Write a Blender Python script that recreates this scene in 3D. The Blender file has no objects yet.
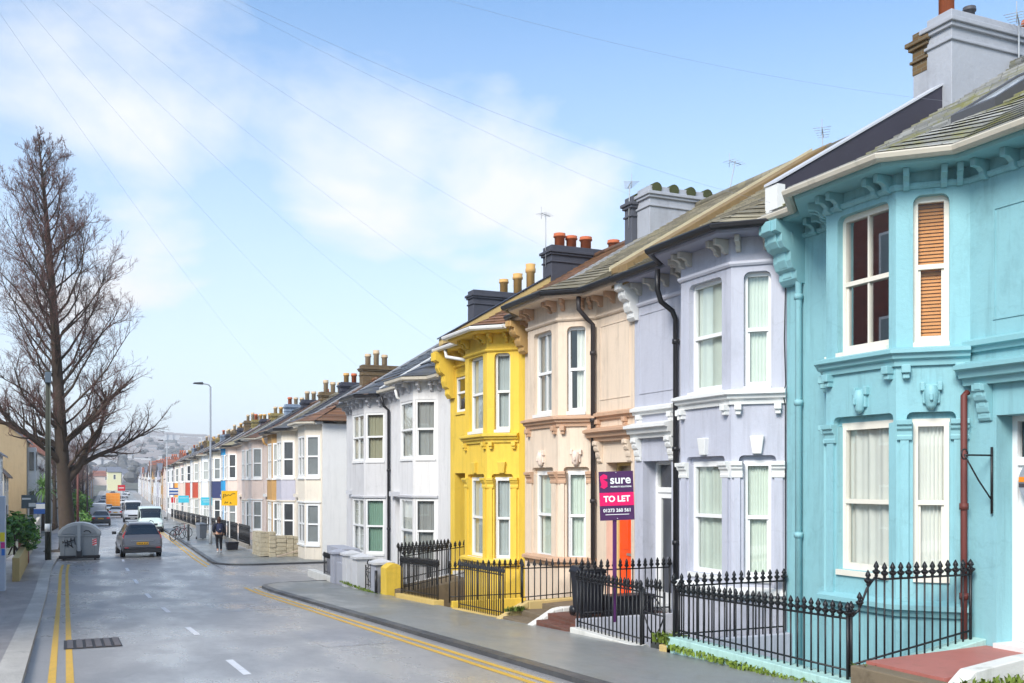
import bpy, math, random
from mathutils import Vector, geometry
SC = bpy.context.scene
COL = SC.collection
RND = random.Random(11)
PI = math.pi

# ------------------------------------------------------------------ helpers
def V(*a): return Vector(a)

class MB:
    """collects faces, then links them as one mesh object"""
    def __init__(s): s.v = []; s.f = []; s.sm = []
    def add(s, pts, faces, smooth=False):
        o = len(s.v); s.v += [tuple(p) for p in pts]
        for f in faces: s.f.append(tuple(i + o for i in f)); s.sm.append(smooth)
    def quad(s, a, b, c, d): s.add([a, b, c, d], [(0, 1, 2, 3)])
    def poly(s, pts): s.add(pts, [tuple(range(len(pts)))])
    def box(s, x0, y0, z0, x1, y1, z1):
        s.hexa([(x0,y0,z0),(x1,y0,z0),(x1,y1,z0),(x0,y1,z0)], [(x0,y0,z1),(x1,y0,z1),(x1,y1,z1),(x0,y1,z1)])
    def hexa(s, b, t):
        s.add(list(b) + list(t), [(3,2,1,0),(4,5,6,7),(0,1,5,4),(1,2,6,5),(2,3,7,6),(3,0,4,7)])
    def prism(s, pts, off):
        n = len(pts); off = Vector(off)
        p2 = [Vector(p) + off for p in pts]
        s.add(list(pts) + p2, [tuple(range(n))[::-1], tuple(range(n, 2*n))] + [(i, (i+1) % n, n + (i+1) % n, n + i) for i in range(n)])
    def tube(s, pts, r, n=6, smooth=True, caps=True):
        pts = [Vector(p) for p in pts]; k = len(pts)
        rs = r if isinstance(r, (list, tuple)) else [r]*k
        ring = []; up = None
        for i, p in enumerate(pts):
            t = (pts[min(i+1, k-1)] - pts[max(i-1, 0)])
            t = t.normalized() if t.length > 1e-9 else Vector((0,0,1))
            if up is None:
                up = Vector((0,0,1)) if abs(t.z) < .9 else Vector((1,0,0))
            a = t.cross(up)
            if a.length < 1e-6: a = t.cross(Vector((0,1,0)))
            a.normalize(); b = a.cross(t).normalized(); up = b
            ring.append([p + (a*math.cos(2*PI*j/n) + b*math.sin(2*PI*j/n))*rs[i] for j in range(n)])
        vs = [q for rr in ring for q in rr]; fs = []
        for i in range(k-1):
            for j in range(n):
                fs.append((i*n+j, i*n+(j+1) % n, (i+1)*n+(j+1) % n, (i+1)*n+j))
        if caps: fs += [tuple(range(n))[::-1], tuple(range((k-1)*n, k*n))]
        s.add(vs, fs, smooth)
    def lathe(s, prof, c, n=12, smooth=True, sx=1, sy=1):
        c = Vector(c); k = len(prof)
        vs = [c + Vector((r*math.cos(2*PI*j/n)*sx, r*math.sin(2*PI*j/n)*sy, z)) for r, z in prof for j in range(n)]
        fs = [(i*n+j, i*n+(j+1) % n, (i+1)*n+(j+1) % n, (i+1)*n+j) for i in range(k-1) for j in range(n)]
        fs += [tuple(range(n))[::-1], tuple(range((k-1)*n, k*n))]
        s.add(vs, fs, smooth)
    def build(s, name, mat, parent=None, bevel=0):
        me = bpy.data.meshes.new(name)
        off = wloc(parent)
        me.from_pydata([(x-off.x, y-off.y, z-off.z) for x, y, z in s.v], [], s.f)
        me.polygons.foreach_set('use_smooth', s.sm)
        me.materials.append(mat); me.update()
        o = bpy.data.objects.new(name, me); COL.objects.link(o)
        if parent: o.parent = parent
        if bevel:
            b = o.modifiers.new('bevel', 'BEVEL'); b.width = bevel; b.segments = 2; b.limit_method = 'ANGLE'
        return o

def wloc(o):
    v = Vector((0,0,0))
    while o: v += o.location; o = o.parent
    return v
def tag(o, label=None, cat=None, group=None, kind=None):
    if label: o['label'] = label
    if cat: o['category'] = cat
    if group: o['group'] = group
    if kind: o['kind'] = kind
    return o
def thing(name, label, cat, loc=(0,0,0), group=None):
    o = bpy.data.objects.new(name, None); COL.objects.link(o); o.location = loc
    o.empty_display_size = .2
    return tag(o, label, cat, group)
def struct(name, mb, mat): return tag(mb.build(name, mat), kind='structure')
KIDS = {}
def copy_tree(o, parent=None):
    c = o.copy(); COL.objects.link(c)
    if parent: c.parent = parent
    for ch in [q for q in bpy.data.objects if q.parent == o]: copy_tree(ch, c)
    return c

class Facet:
    """vertical plane through p0->p1 (plan); outward normal is the left-hand side of the direction"""
    def __init__(s, p0, p1):
        s.p0 = Vector((p0[0], p0[1])); d = Vector((p1[0]-p0[0], p1[1]-p0[1])); s.w = d.length; s.d = d/s.w; s.n = Vector((-s.d.y, s.d.x))
    def P(s, a, out, z):
        q = s.p0 + s.d*a + s.n*out
        return Vector((q.x, q.y, z))
    def box(s, mb, a0, a1, o0, o1, z0, z1):
        mb.hexa([s.P(a0,o1,z0), s.P(a0,o0,z0), s.P(a1,o0,z0), s.P(a1,o1,z0)], [s.P(a0,o1,z1), s.P(a0,o0,z1), s.P(a1,o0,z1), s.P(a1,o1,z1)])

def hole_poly(h):
    a0, a1, z0, z1 = h[:4]; st = h[4] if len(h) > 4 else 'flat'
    if st == 'round':
        r = min(.1, (a1-a0)*.3); p = [(a0,z0),(a1,z0)]
        for k in range(5):
            t = k/4*PI/2; p.append((a1-r+r*math.cos(t), z1-r+r*math.sin(t)))
        for k in range(5):
            t = PI/2+k/4*PI/2; p.append((a0+r+r*math.cos(t), z1-r+r*math.sin(t)))
        return p
    if st == 'brow':
        e = .075; hgt = .13; p = [(a0,z0),(a1,z0),(a1,z1-hgt),(a1+e,z1-hgt+.01)]
        for k in range(4):
            t = k/3*PI/2; p.append((a1+e-.07+.07*math.cos(t), z1-.07+.07*math.sin(t)))
        for k in range(4):
            t = PI/2+k/3*PI/2; p.append((a0-e+.07+.07*math.cos(t), z1-.07+.07*math.sin(t)))
        p += [(a0-e,z1-hgt+.01),(a0,z1-hgt)]
        return p
    return [(a0,z0),(a1,z0),(a1,z1),(a0,z1)]
def panel(mb, F, z0, z1, holes=(), depth=.13):
    outer = [(0,z0),(F.w,z0),(F.w,z1),(0,z1)]
    loops = [outer] + [hole_poly(h) for h in holes]
    flat = [p for l in loops for p in l]
    if len(loops) == 1: tris = [(0,1,2,3)]
    else: tris = geometry.tessellate_polygon([[Vector((a,z,0)) for a, z in l] for l in loops])
    # consistent winding
    out = []
    for t in tris:
        (x0,y0),(x1,y1),(x2,y2) = flat[t[0]],flat[t[1]],flat[t[2]]
        out.append(tuple(t) if (x1-x0)*(y2-y0)-(x2-x0)*(y1-y0) < 0 else tuple(t)[::-1])
    mb.add([F.P(a,0,z) for a, z in flat], out)
    for hi, l in enumerate(loops[1:]):
        h = holes[hi]; dp = h[5] if len(h) > 5 else depth
        n = len(l)
        mb.add([F.P(a,0,z) for a, z in l] + [F.P(a,-dp,z) for a, z in l], [(i, (i+1) % n, n+(i+1) % n, n+i) for i in range(n)])
def offs(pts, d):
    pts = [Vector(p) for p in pts]; ns = []
    for i in range(len(pts)-1):
        t = (pts[i+1]-pts[i]).normalized(); ns.append(Vector((-t.y, t.x)))
    r = []
    for i, p in enumerate(pts):
        if i == 0: m = ns[0]
        elif i == len(pts)-1: m = ns[-1]
        else: m = (ns[i-1]+ns[i])/(1+ns[i-1].dot(ns[i]))
        r.append(p + m*d)
    return r
def sweep(mb, pts, prof, smooth=False):
    rings = []
    cols = [offs(pts, o) for o, z in prof]
    n = len(prof); k = len(pts)
    vs = [(cols[j][i].x, cols[j][i].y, prof[j][1]) for i in range(k) for j in range(n)]
    fs = [(i*n+j, i*n+(j+1) % n, (i+1)*n+(j+1) % n, (i+1)*n+j) for i in range(k-1) for j in range(n)]
    fs += [tuple(range(n))[::-1], tuple(range((k-1)*n, k*n))]
    mb.add(vs, fs, smooth)

# ------------------------------------------------------------------ materials
def newmat(name):
    m = bpy.data.materials.new(name); m.use_nodes = True
    n = m.node_tree.nodes; b = n['Principled BSDF']
    return m, n, m.node_tree.links, b
def noise(n, l, coord, scale, detail=4, rough=.55):
    t = n.new('ShaderNodeTexNoise'); t.inputs['Scale'].default_value = scale; t.inputs['Detail'].default_value = detail; t.inputs['Roughness'].default_value = rough
    l.new(coord, t.inputs['Vector']); return t.outputs['Fac']
def ramp(n, l, src, p0, p1, c0=(0,0,0,1), c1=(1,1,1,1)):
    r = n.new('ShaderNodeValToRGB'); r.color_ramp.elements[0].position = p0; r.color_ramp.elements[1].position = p1
    r.color_ramp.elements[0].color = c0; r.color_ramp.elements[1].color = c1
    l.new(src, r.inputs['Fac']); return r.outputs['Color']
def mixc(n, l, fac, a, b):
    m = n.new('ShaderNodeMix'); m.data_type = 'RGBA'
    for s, v in ((0, fac), (6, a), (7, b)):
        if isinstance(v, (int, float)): m.inputs[s].default_value = v
        elif isinstance(v, tuple): m.inputs[s].default_value = v if len(v) == 4 else v + (1,)
        else: l.new(v, m.inputs[s])
    return m.outputs[2]
def mapped(n, l, src, sc):
    m = n.new('ShaderNodeMapping'); m.inputs['Scale'].default_value = sc; l.new(src, m.inputs['Vector']); return m.outputs['Vector']
def mul(c, k): return tuple(min(1, x*k) for x in c[:3])
def pale(c, k=.15): g = .3*c[0]+.6*c[1]+.1*c[2]; return tuple(x*(1-k)+(g*.6+.4)*k for x in c)
def hexc(r, g, b):
    f = lambda c: (c/255/12.92 if c/255 <= .04045 else ((c/255+.055)/1.055)**2.4)
    return (f(r), f(g), f(b))
CACHE = {}
def M(name, col, rough=.6, var=.08, vs=3., bump=.0, bs=60., stain=0., sc=(.12,.10,.07), ss=1.4, vert=True, metal=0., spec=.4, coat=0.):
    if name in CACHE: return CACHE[name]
    m, n, l, b = newmat(name)
    g = n.new('ShaderNodeNewGeometry').outputs['Position']
    c = mixc(n, l, noise(n, l, g, vs), mul(col, 1-var), mul(col, 1+var))
    if stain:
        f = noise(n, l, mapped(n, l, g, (ss, ss, ss*(.22 if vert else 1))), 2.2, 8, .68)
        k = ramp(n, l, f, .54, .74)
        mm = n.new('ShaderNodeMath'); mm.operation = 'MULTIPLY'; mm.inputs[1].default_value = stain; l.new(k, mm.inputs[0])
        c = mixc(n, l, mm.outputs[0], c, sc)
    l.new(c, b.inputs['Base Color'])
    b.inputs['Roughness'].default_value = rough; b.inputs['Metallic'].default_value = metal
    b.inputs['Specular IOR Level'].default_value = spec; b.inputs['Coat Weight'].default_value = coat
    if bump:
        bn = n.new('ShaderNodeBump'); bn.inputs['Strength'].default_value = bump; bn.inputs['Distance'].default_value = .02
        l.new(noise(n, l, g, bs, 5), bn.inputs['Height']); l.new(bn.outputs['Normal'], b.inputs['Normal'])
    CACHE[name] = m; return m
def stucco(name, col, stain=.22):
    """painted render: cloudy tone, rain streaks, hairline cracks"""
    nm = 'stucco_'+name
    if nm in CACHE: return CACHE[nm]
    m, n, l, b = newmat(nm); g = n.new('ShaderNodeNewGeometry').outputs['Position']
    c = mixc(n, l, noise(n, l, g, 1.1, 6, .6), mul(col, .9), mul(col, 1.07))
    c = mixc(n, l, noise(n, l, g, 9, 6, .7), mul(col, .93), c)
    def layer(c, f, lo, hi, amt, tint):
        mm = n.new('ShaderNodeMath'); mm.operation = 'MULTIPLY'; mm.inputs[1].default_value = amt; l.new(ramp(n, l, f, lo, hi), mm.inputs[0]); return mixc(n, l, mm.outputs[0], c, tint)
    c = layer(c, noise(n, l, mapped(n, l, g, (5, 5, .35)), 1.6, 8, .7), .5, .74, min(.7, stain*2.2), mul(col, .52))
    c = layer(c, noise(n, l, mapped(n, l, g, (1, 1, .6)), 1.5, 9, .75), .54, .7, min(.6, stain*1.7), mul(col, .6))
    vo = n.new('ShaderNodeTexVoronoi'); vo.feature = 'DISTANCE_TO_EDGE'; vo.inputs['Scale'].default_value = .55
    ds = n.new('ShaderNodeVectorMath'); ds.operation = 'MULTIPLY_ADD'; nz = n.new('ShaderNodeTexNoise'); nz.inputs['Scale'].default_value = 3; nz.inputs['Detail'].default_value = 6; l.new(g, nz.inputs['Vector'])
    l.new(nz.outputs['Color'], ds.inputs[0]); ds.inputs[1].default_value = (.5,.5,.5); l.new(g, ds.inputs[2]); l.new(ds.outputs[0], vo.inputs['Vector'])
    inv = n.new('ShaderNodeMath'); inv.operation = 'SUBTRACT'; inv.inputs[0].default_value = 1.; l.new(vo.outputs['Distance'], inv.inputs[1])
    c = layer(c, inv.outputs[0], .993, .999, .2, mul(col, .5))
    l.new(c, b.inputs['Base Color']); b.inputs['Roughness'].default_value = .7; b.inputs['Specular IOR Level'].default_value = .35
    bn = n.new('ShaderNodeBump'); bn.inputs['Strength'].default_value = .3; bn.inputs['Distance'].default_value = .02
    l.new(noise(n, l, g, 14, 6, .65), bn.inputs['Height']); l.new(bn.outputs['Normal'], b.inputs['Normal'])
    CACHE[nm] = m; return m
def brickmat(name, c1, c2, mortar, scale=1.):
    if name in CACHE: return CACHE[name]
    m, n, l, b = newmat(name)
    g = n.new('ShaderNodeNewGeometry').outputs['Position']
    sep = n.new('ShaderNodeSeparateXYZ'); l.new(g, sep.inputs[0])
    ad = n.new('ShaderNodeMath'); l.new(sep.outputs[0], ad.inputs[0]); l.new(sep.outputs[1], ad.inputs[1])
    cb = n.new('ShaderNodeCombineXYZ'); l.new(ad.outputs[0], cb.inputs[0]); l.new(sep.outputs[2], cb.inputs[1])
    t = n.new('ShaderNodeTexBrick'); l.new(cb.outputs[0], t.inputs['Vector'])
    t.inputs['Color1'].default_value = c1+(1,); t.inputs['Color2'].default_value = c2+(1,); t.inputs['Mortar'].default_value = mortar+(1,)
    t.inputs['Scale'].default_value = scale; t.inputs['Brick Width'].default_value = .23; t.inputs['Row Height'].default_value = .075; t.inputs['Mortar Size'].default_value = .008
    c = mixc(n, l, noise(n, l, g, 2.5, 6), mul(c1, .5), t.outputs['Color'])
    l.new(mixc(n, l, .45, t.outputs['Color'], c), b.inputs['Base Color']); b.inputs['Roughness'].default_value = .85
    bn = n.new('ShaderNodeBump'); bn.inputs['Strength'].default_value = .4; bn.inputs['Distance'].default_value = .01
    l.new(t.outputs['Fac'], bn.inputs['Height']); bn.invert = True; l.new(bn.outputs['Normal'], b.inputs['Normal'])
    CACHE[name] = m; return m
def tilemat(name, col, moss=.0, mosscol=(.16,.17,.05), pitch=.3, light=1.8):
    """roof tile: each tile its own tone along the street, lichen patches"""
    if name in CACHE: return CACHE[name]
    m, n, l, b = newmat(name)
    g = n.new('ShaderNodeNewGeometry').outputs['Position']
    sep = n.new('ShaderNodeSeparateXYZ'); l.new(g, sep.inputs[0])
    cb = n.new('ShaderNodeCombineXYZ'); l.new(sep.outputs[1], cb.inputs[0]); l.new(sep.outputs[2], cb.inputs[1])
    t = n.new('ShaderNodeTexBrick'); l.new(cb.outputs[0], t.inputs['Vector'])
    t.inputs['Color1'].default_value = mul(col, .75)+(1,); t.inputs['Color2'].default_value = mul(col, light)+(1,); t.inputs['Mortar'].default_value = mul(col, .35)+(1,)
    t.inputs['Scale'].default_value = 1; t.inputs['Brick Width'].default_value = pitch; t.inputs['Row Height'].default_value = .15; t.inputs['Mortar Size'].default_value = .008
    c = mixc(n, l, noise(n, l, g, 1.7, 7, .7), mul(col, .6), t.outputs['Color'])
    k = ramp(n, l, noise(n, l, g, 1.1, 7, .75), .5, .62)
    mm = n.new('ShaderNodeMath'); mm.operation = 'MULTIPLY'; mm.inputs[1].default_value = moss; l.new(k, mm.inputs[0])
    l.new(mixc(n, l, mm.outputs[0], c, mosscol), b.inputs['Base Color'])
    b.inputs['Roughness'].default_value = .55; b.inputs['Specular IOR Level'].default_value = .5
    bn = n.new('ShaderNodeBump'); bn.inputs['Strength'].default_value = .3; bn.inputs['Distance'].default_value = .02
    l.new(noise(n, l, g, 25, 5), bn.inputs['Height']); l.new(bn.outputs['Normal'], b.inputs['Normal'])
    CACHE[name] = m; return m
def glassmat(name, tint=(.94,.97,.95), refl=.12):
    if name in CACHE: return CACHE[name]
    m, n, l, b = newmat(name); n.remove(b)
    o = n['Material Output']
    tr = n.new('ShaderNodeBsdfTransparent'); tr.inputs[0].default_value = tint+(1,)
    gl = n.new('ShaderNodeBsdfGlossy'); gl.inputs['Roughness'].default_value = .01
    lw = n.new('ShaderNodeLayerWeight'); lw.inputs['Blend'].default_value = .5
    pw = n.new('ShaderNodeMath'); pw.operation = 'POWER'; pw.inputs[1].default_value = 2.6; l.new(lw.outputs['Facing'], pw.inputs[0])
    fr = n.new('ShaderNodeMath'); fr.operation = 'MULTIPLY_ADD'; fr.inputs[1].default_value = .85; fr.inputs[2].default_value = refl; l.new(pw.outputs[0], fr.inputs[0])
    mx = n.new('ShaderNodeMixShader'); l.new(fr.outputs[0], mx.inputs[0]); l.new(tr.outputs[0], mx.inputs[1]); l.new(gl.outputs[0], mx.inputs[2])
    l.new(mx.outputs[0], o.inputs['Surface']); CACHE[name] = m; return m
def joint_lines(n, l, g, c, dark, joints):
    """thin dark joints every joints[i] metres along x and y"""
    sp = n.new('ShaderNodeSeparateXYZ'); l.new(g, sp.inputs[0])
    for ax, per in ((0, joints[0]), (1, joints[1])):
        if not per: continue
        d = n.new('ShaderNodeMath'); d.operation = 'DIVIDE'; d.inputs[1].default_value = per; l.new(sp.outputs[ax], d.inputs[0])
        fr = n.new('ShaderNodeMath'); fr.operation = 'FRACT'; l.new(d.outputs[0], fr.inputs[0])
        lt = n.new('ShaderNodeMath'); lt.operation = 'LESS_THAN'; lt.inputs[1].default_value = .012/per; l.new(fr.outputs[0], lt.inputs[0])
        k = n.new('ShaderNodeMath'); k.operation = 'MULTIPLY'; k.inputs[1].default_value = .7; l.new(lt.outputs[0], k.inputs[0]); c = mixc(n, l, k.outputs[0], c, dark)
    return c
def pav(name, col, wet, rough0, rough1, patch=.35, bs=90., tint=None, spec=.8, joints=None):
    """wet road or paving: tone patches, damp areas with lower roughness"""
    m, n, l, b = newmat(name)
    g = n.new('ShaderNodeNewGeometry').outputs['Position']
    big = noise(n, l, mapped(n, l, g, (1., .28, 1.)), .55, 6, .6)
    mid = noise(n, l, g, 1.9, 7, .7); fine = noise(n, l, g, bs, 3)
    c = mixc(n, l, ramp(n, l, big, .35, .65), mul(col, 1-patch), mul(col, 1+patch))
    c = mixc(n, l, ramp(n, l, mid, .3, .75), mul(col, .8), c)
    c = mixc(n, l, ramp(n, l, fine, .35, .68), mul(col, .58), c)
    if joints: c = joint_lines(n, l, g, c, mul(col, .4), joints)
    vo = n.new('ShaderNodeTexVoronoi'); vo.feature = 'DISTANCE_TO_EDGE'; vo.inputs['Scale'].default_value = .22
    ds = n.new('ShaderNodeVectorMath'); ds.operation = 'MULTIPLY_ADD'; nz = n.new('ShaderNodeTexNoise'); nz.inputs['Scale'].default_value = 1.2; nz.inputs['Detail'].default_value = 7; l.new(g, nz.inputs['Vector'])
    l.new(nz.outputs['Color'], ds.inputs[0]); ds.inputs[1].default_value = (1.6,1.6,1.6); l.new(g, ds.inputs[2]); l.new(ds.outputs[0], vo.inputs['Vector'])
    inv = n.new('ShaderNodeMath'); inv.operation = 'SUBTRACT'; inv.inputs[0].default_value = 1.; l.new(vo.outputs['Distance'], inv.inputs[1])
    ck = n.new('ShaderNodeMath'); ck.operation = 'MULTIPLY'; ck.inputs[1].default_value = .55; l.new(ramp(n, l, inv.outputs[0], .994, .999), ck.inputs[0])
    c = mixc(n, l, ck.outputs[0], c, mul(col, .45))
    sp = n.new('ShaderNodeMath'); sp.operation = 'MULTIPLY'; sp.inputs[1].default_value = .3; l.new(ramp(n, l, noise(n, l, g, 5.5, 5, .75), .64, .72), sp.inputs[0])
    c = mixc(n, l, sp.outputs[0], c, mul(col, .55))
    w = ramp(n, l, noise(n, l, mapped(n, l, g, (1., .4, 1.)), .8, 7, .65), .42, .6)
    c = mixc(n, l, w, c, mul(col, wet))
    if tint:
        tm = n.new('ShaderNodeMath'); tm.operation = 'MULTIPLY'; tm.inputs[1].default_value = .6; l.new(ramp(n, l, noise(n, l, g, .7, 8, .7), .52, .68), tm.inputs[0]); c = mixc(n, l, tm.outputs[0], c, tint)
    l.new(c, b.inputs['Base Color'])
    l.new(ramp(n, l, w, 0, 1, (rough0,)*3+(1,), (rough1,)*3+(1,)), b.inputs['Roughness'])
    b.inputs['Specular IOR Level'].default_value = spec
    bn = n.new('ShaderNodeBump'); bn.inputs['Strength'].default_value = .1; bn.inputs['Distance'].default_value = .01
    l.new(fine, bn.inputs['Height']); l.new(bn.outputs['Normal'], b.inputs['Normal'])
    return m

WHITE = M('white_paint', (.74,.74,.72), .45, .04, 4, 0, 60, .18, (.42,.38,.3), 2.)
UPVC = M('white_window_frame', (.8,.8,.79), .35, .02, 4)
BLACK = M('black_paint', (.018,.018,.021), .38, .2, 5)
IRON = M('wrought_iron', (.012,.012,.014), .42, .3, 9, .2, 60)
GLASS = glassmat('window_glass')
NET = M('net_curtain', (.70,.76,.68), .9, .08, 5)
NETW = M('white_curtain', (.8,.79,.74), .9, .06, 5)
GLASSM = glassmat('mirroring_glass', (.8,.84,.82), .5)
BLIND = M('wooden_blind', (.62,.27,.085), .6, .15, 8)
DARKIN = M('dim_room', (.06,.055,.05), .9)
LEAD = M('lead_sheet', (.34,.35,.37), .5, .12, 2, .15, 20, .3, (.2,.2,.2))
SLATEDARK = M('dark_slate_paint', (.045,.042,.06), .6, .15, 1.5, .2, 12)
TERRA = M('terracotta_pot', (.50,.13,.05), .75, .2, 6, .2, 40, .4, (.12,.06,.04), 3)
BUFFPOT = M('buff_pot', (.62,.36,.12), .75, .15, 6, .2, 40, .35, (.2,.13,.06), 3)
COPE = M('ochre_coping', (.58,.43,.18), .8, .12, 3, .3, 25, .4, (.2,.17,.09), 2, False)

def prof(y):
    """height of the road along the street"""
    P = [(-60,2.64),(0,0),(31,-1.364),(35,-1.45),(45,-1.5),(60,-1.66),(120,-2.45),(200,-3.3),(260,-3.2),(330,-2.6),(420,-1.5),(520,1.),(700,8.)]
    for (a, za), (b, zb) in zip(P, P[1:]):
        if y <= b: return za + (zb-za)*(y-a)/(b-a)
    return P[-1][1]
def bend(y): return 0 if y < 40 else .04*(y-45) if y > 50 else .04*(y-40)**2/20
HAZE = .00045; SUNAZ = -126; CLOUD_OFF = (2.74,1.82,0); VEIL = (3.2,3.35,3.55); CLOUD = (3.15,3.25,3.4); SKYS = 1.; SKYB = .1; SUNE = 1.5; EXPO = 1.68; SKYT = (.42,.66,.78)
BANKS = [(-3,22,13,.17),(0,14,9,.12),(18,18,9,.19),(24,16,10,.2),(22,12,8,.12),(31,15,7,.1),(-40,30,20,.2),(70,28,20,.2),(120,35,30,.22),(-120,40,30,.22),(180,30,30,.2)]
# ------------------------------------------------------------------ house parts
def window(root, F, h, depth, frame=None, mid=.5, mull=(), curtain=None, blind=None, sill=None, fw=.05, gap=.1, name='window', glass=None, split=False, fold=.014):
    frame = frame or UPVC
    a0, a1, z0, z1 = h[:4]
    mb = MB(); d0, d1 = -depth-.02, -depth+.045
    F.box(mb, a0-.01, a0+fw, d0, d1, z0, z1+.02); F.box(mb, a1-fw, a1+.01, d0, d1, z0, z1+.02)
    F.box(mb, a0+fw, a1-fw, d0, d1-.002, z0, z0+fw*1.5); F.box(mb, a0+fw, a1-fw, d0, d1-.002, z1-fw*1.3, z1+.02)
    zm = z0+(z1-z0)*mid
    if mid: F.box(mb, a0+fw, a1-fw, d0, d1+.008, zm-.03, zm+.03)
    for t in mull:
        am = a0+(a1-a0)*t; w = .016 if len(mull) == 1 else .03
        F.box(mb, am-w, am+w, d0, d1-.012, z0+fw*1.5, z1-fw)
    # inner sash of the lower light
    if mid:
        F.box(mb, a0+fw, a0+fw+.03, d0, d1-.02, z0+fw, zm); F.box(mb, a1-fw-.03, a1-fw, d0, d1-.02, z0+fw, zm)
    w = mb.build(name, frame, root)
    p = MB(); p.quad(F.P(a0,-depth,z0), F.P(a0,-depth,z1), F.P(a1,-depth,z1), F.P(a1,-depth,z0)); p.build('pane', glass or GLASS, w)
    if curtain:
        c = MB(); N = 40; rows = []; fr_ = [RND.uniform(.5, 2.6) for _ in range(3)]; fa = [RND.uniform(.2, 1.) for _ in range(3)]
        g0, g1 = (a0, a1) if not split else (a0, a0+(a1-a0)*.62)
        for k in range(N+1):
            a = g0+(g1-g0)*k/N; rows.append((a, -depth-gap-fold*sum(fa[j]*math.sin(k*fr_[j]*.7+j*2+F.p0.y) for j in range(3))))
        vs = [F.P(a, o, z) for a, o in rows for z in (z0, z1)]
        c.add(vs, [(2*k, 2*k+1, 2*k+3, 2*k+2) for k in range(N)], True); c.build('curtain', curtain, w)
    if blind:
        c = MB(); k = z0+fw
        while k < z1:
            c.add([F.P(a0+.03,-depth-.05,k), F.P(a1-.03,-depth-.05,k), F.P(a1-.03,-depth-.075,k+.048), F.P(a0+.03,-depth-.075,k+.048)], [(3,2,1,0)]); k += .045
        c.build('blind', blind, w)
    if sill:
        s = MB(); F.box(s, a0-.0, a1+.0, -depth+.046, .035, z0-.075, z0-.002); s.build('sill', sill, w)
    return w

def console(root, F, a0, a1, z0, z1, out, mat, name='console'):
    """stepped scroll bracket"""
    H = z1-z0; pr = [(0,0),(.18,0),(.3,.08),(.3,.2),(.42,.24),(.5,.36),(.5,.5),(.7,.56),(.8,.66),(.8,.78),(1,.82),(1,1),(0,1)]
    mb = MB(); mb.prism([F.P(a0, o*out, z0+t*H) for o, t in pr], tuple(F.P(a1,0,0)-F.P(a0,0,0)))
    mb.prism([F.P(a0+(a1-a0)*.25, .0+o*out*1.06, z0+.03+t*H*.96) for o, t in pr], tuple((F.P(a1,0,0)-F.P(a0,0,0))*.5))
    return mb.build(name, mat, root, .008)
def small_bracket(root, F, a, ze, mat, out=.25, w=.075, h=.23):
    pr = [(0,0),(.05,0),(.1,.05),(.11,.14),(.17,.2),(.25,.2),(out,.25),(out,.36),(0,.36)]
    mb = MB(); mb.prism([F.P(a-w/2, o, ze-h+z*h/.36) for o, z in pr], tuple(F.P(w,0,0)-F.P(0,0,0)))
    return mb.build('bracket', mat, root, .006)
def sill_bracket(root, F, a, zt, mat, w=.11, h=.17, out=.12):
    mb = MB(); F.box(mb, a-w/2, a+w/2, -.01, out, zt-h*.6, zt); F.box(mb, a-w*.38, a+w*.38, -.01, out*.7, zt-h, zt-h*.6+.002)
    return mb.build('bracket', mat, root, .01)
def pipe(root, pts, mat, r=.045, name='downpipe', collars=()):
    mb = MB(); mb.tube(pts, r, 8)
    for c in collars: mb.tube([(c[0],c[1],c[2]-.04),(c[0],c[1],c[2]+.04)], r*1.35, 8)
    return mb.build(name, mat, root)
def chimney(root, x0, x1, y0, y1, zb, zt, mat, pots=(), potmat=None, cap=None, capmat=None, name='chimney'):
    mb = MB(); mb.box(x0, y0, zb, x1, y1, zt)
    for (dz, o, h) in ((.52,.035,.05),(.3,.05,.07),(.23,.09,.08)):
        mb.box(x0-o, y0-o, zt-dz, x1+o, y1+o, zt-dz+h)
    c = mb.build(name, mat, root, .012)
    for (px, h, r, pm) in pots:
        q = MB(); cy = (y0+y1)/2
        q.lathe([(r*.9,zt-.02),(r*.9,zt+h*.72),(r*1.12,zt+h*.74),(r*1.12,zt+h*.86),(r*.98,zt+h*.88),(r*1.08,zt+h),(r*.75,zt+h),(r*.7,zt+h-.12)], (px,cy,0), 12)
        q.build('chimney_pot', pm, c)
    if cap:
        for k in range(cap):
            xx = x0+.2+(x1-x0-.4)*k/(cap-1); q = MB()
            q.tube([(xx,y0-.03,zt-.05),(xx,y1+.03,zt-.05)], .14, 12, False); q.build('cap_tile', capmat, c)
    return c
def roof_surface(mb, E, Q, Rg, n1, n2, lift=.042):
    def strip(A, B, n, lift):
        for i in range(len(A)-1):
            for k in range(n):
                t0, t1 = k/n, min(1, (k+1.35)/n)
                a0 = A[i].lerp(B[i], t0); a1 = A[i+1].lerp(B[i+1], t0); b0 = A[i].lerp(B[i], t1); b1 = A[i+1].lerp(B[i+1], t1)
                u = Vector((0,0,lift)); e = Vector((0,0,-.012)); th = Vector((0,0,lift*.5))
                mb.quad(a0+u, b0+e, b1+e, a1+u); mb.quad(a0+u-th, a0+u, a1+u, a1+u-th)
    strip(E, Q, n1, lift*.6); strip(Q, Rg, n2, lift*1.35)
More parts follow.
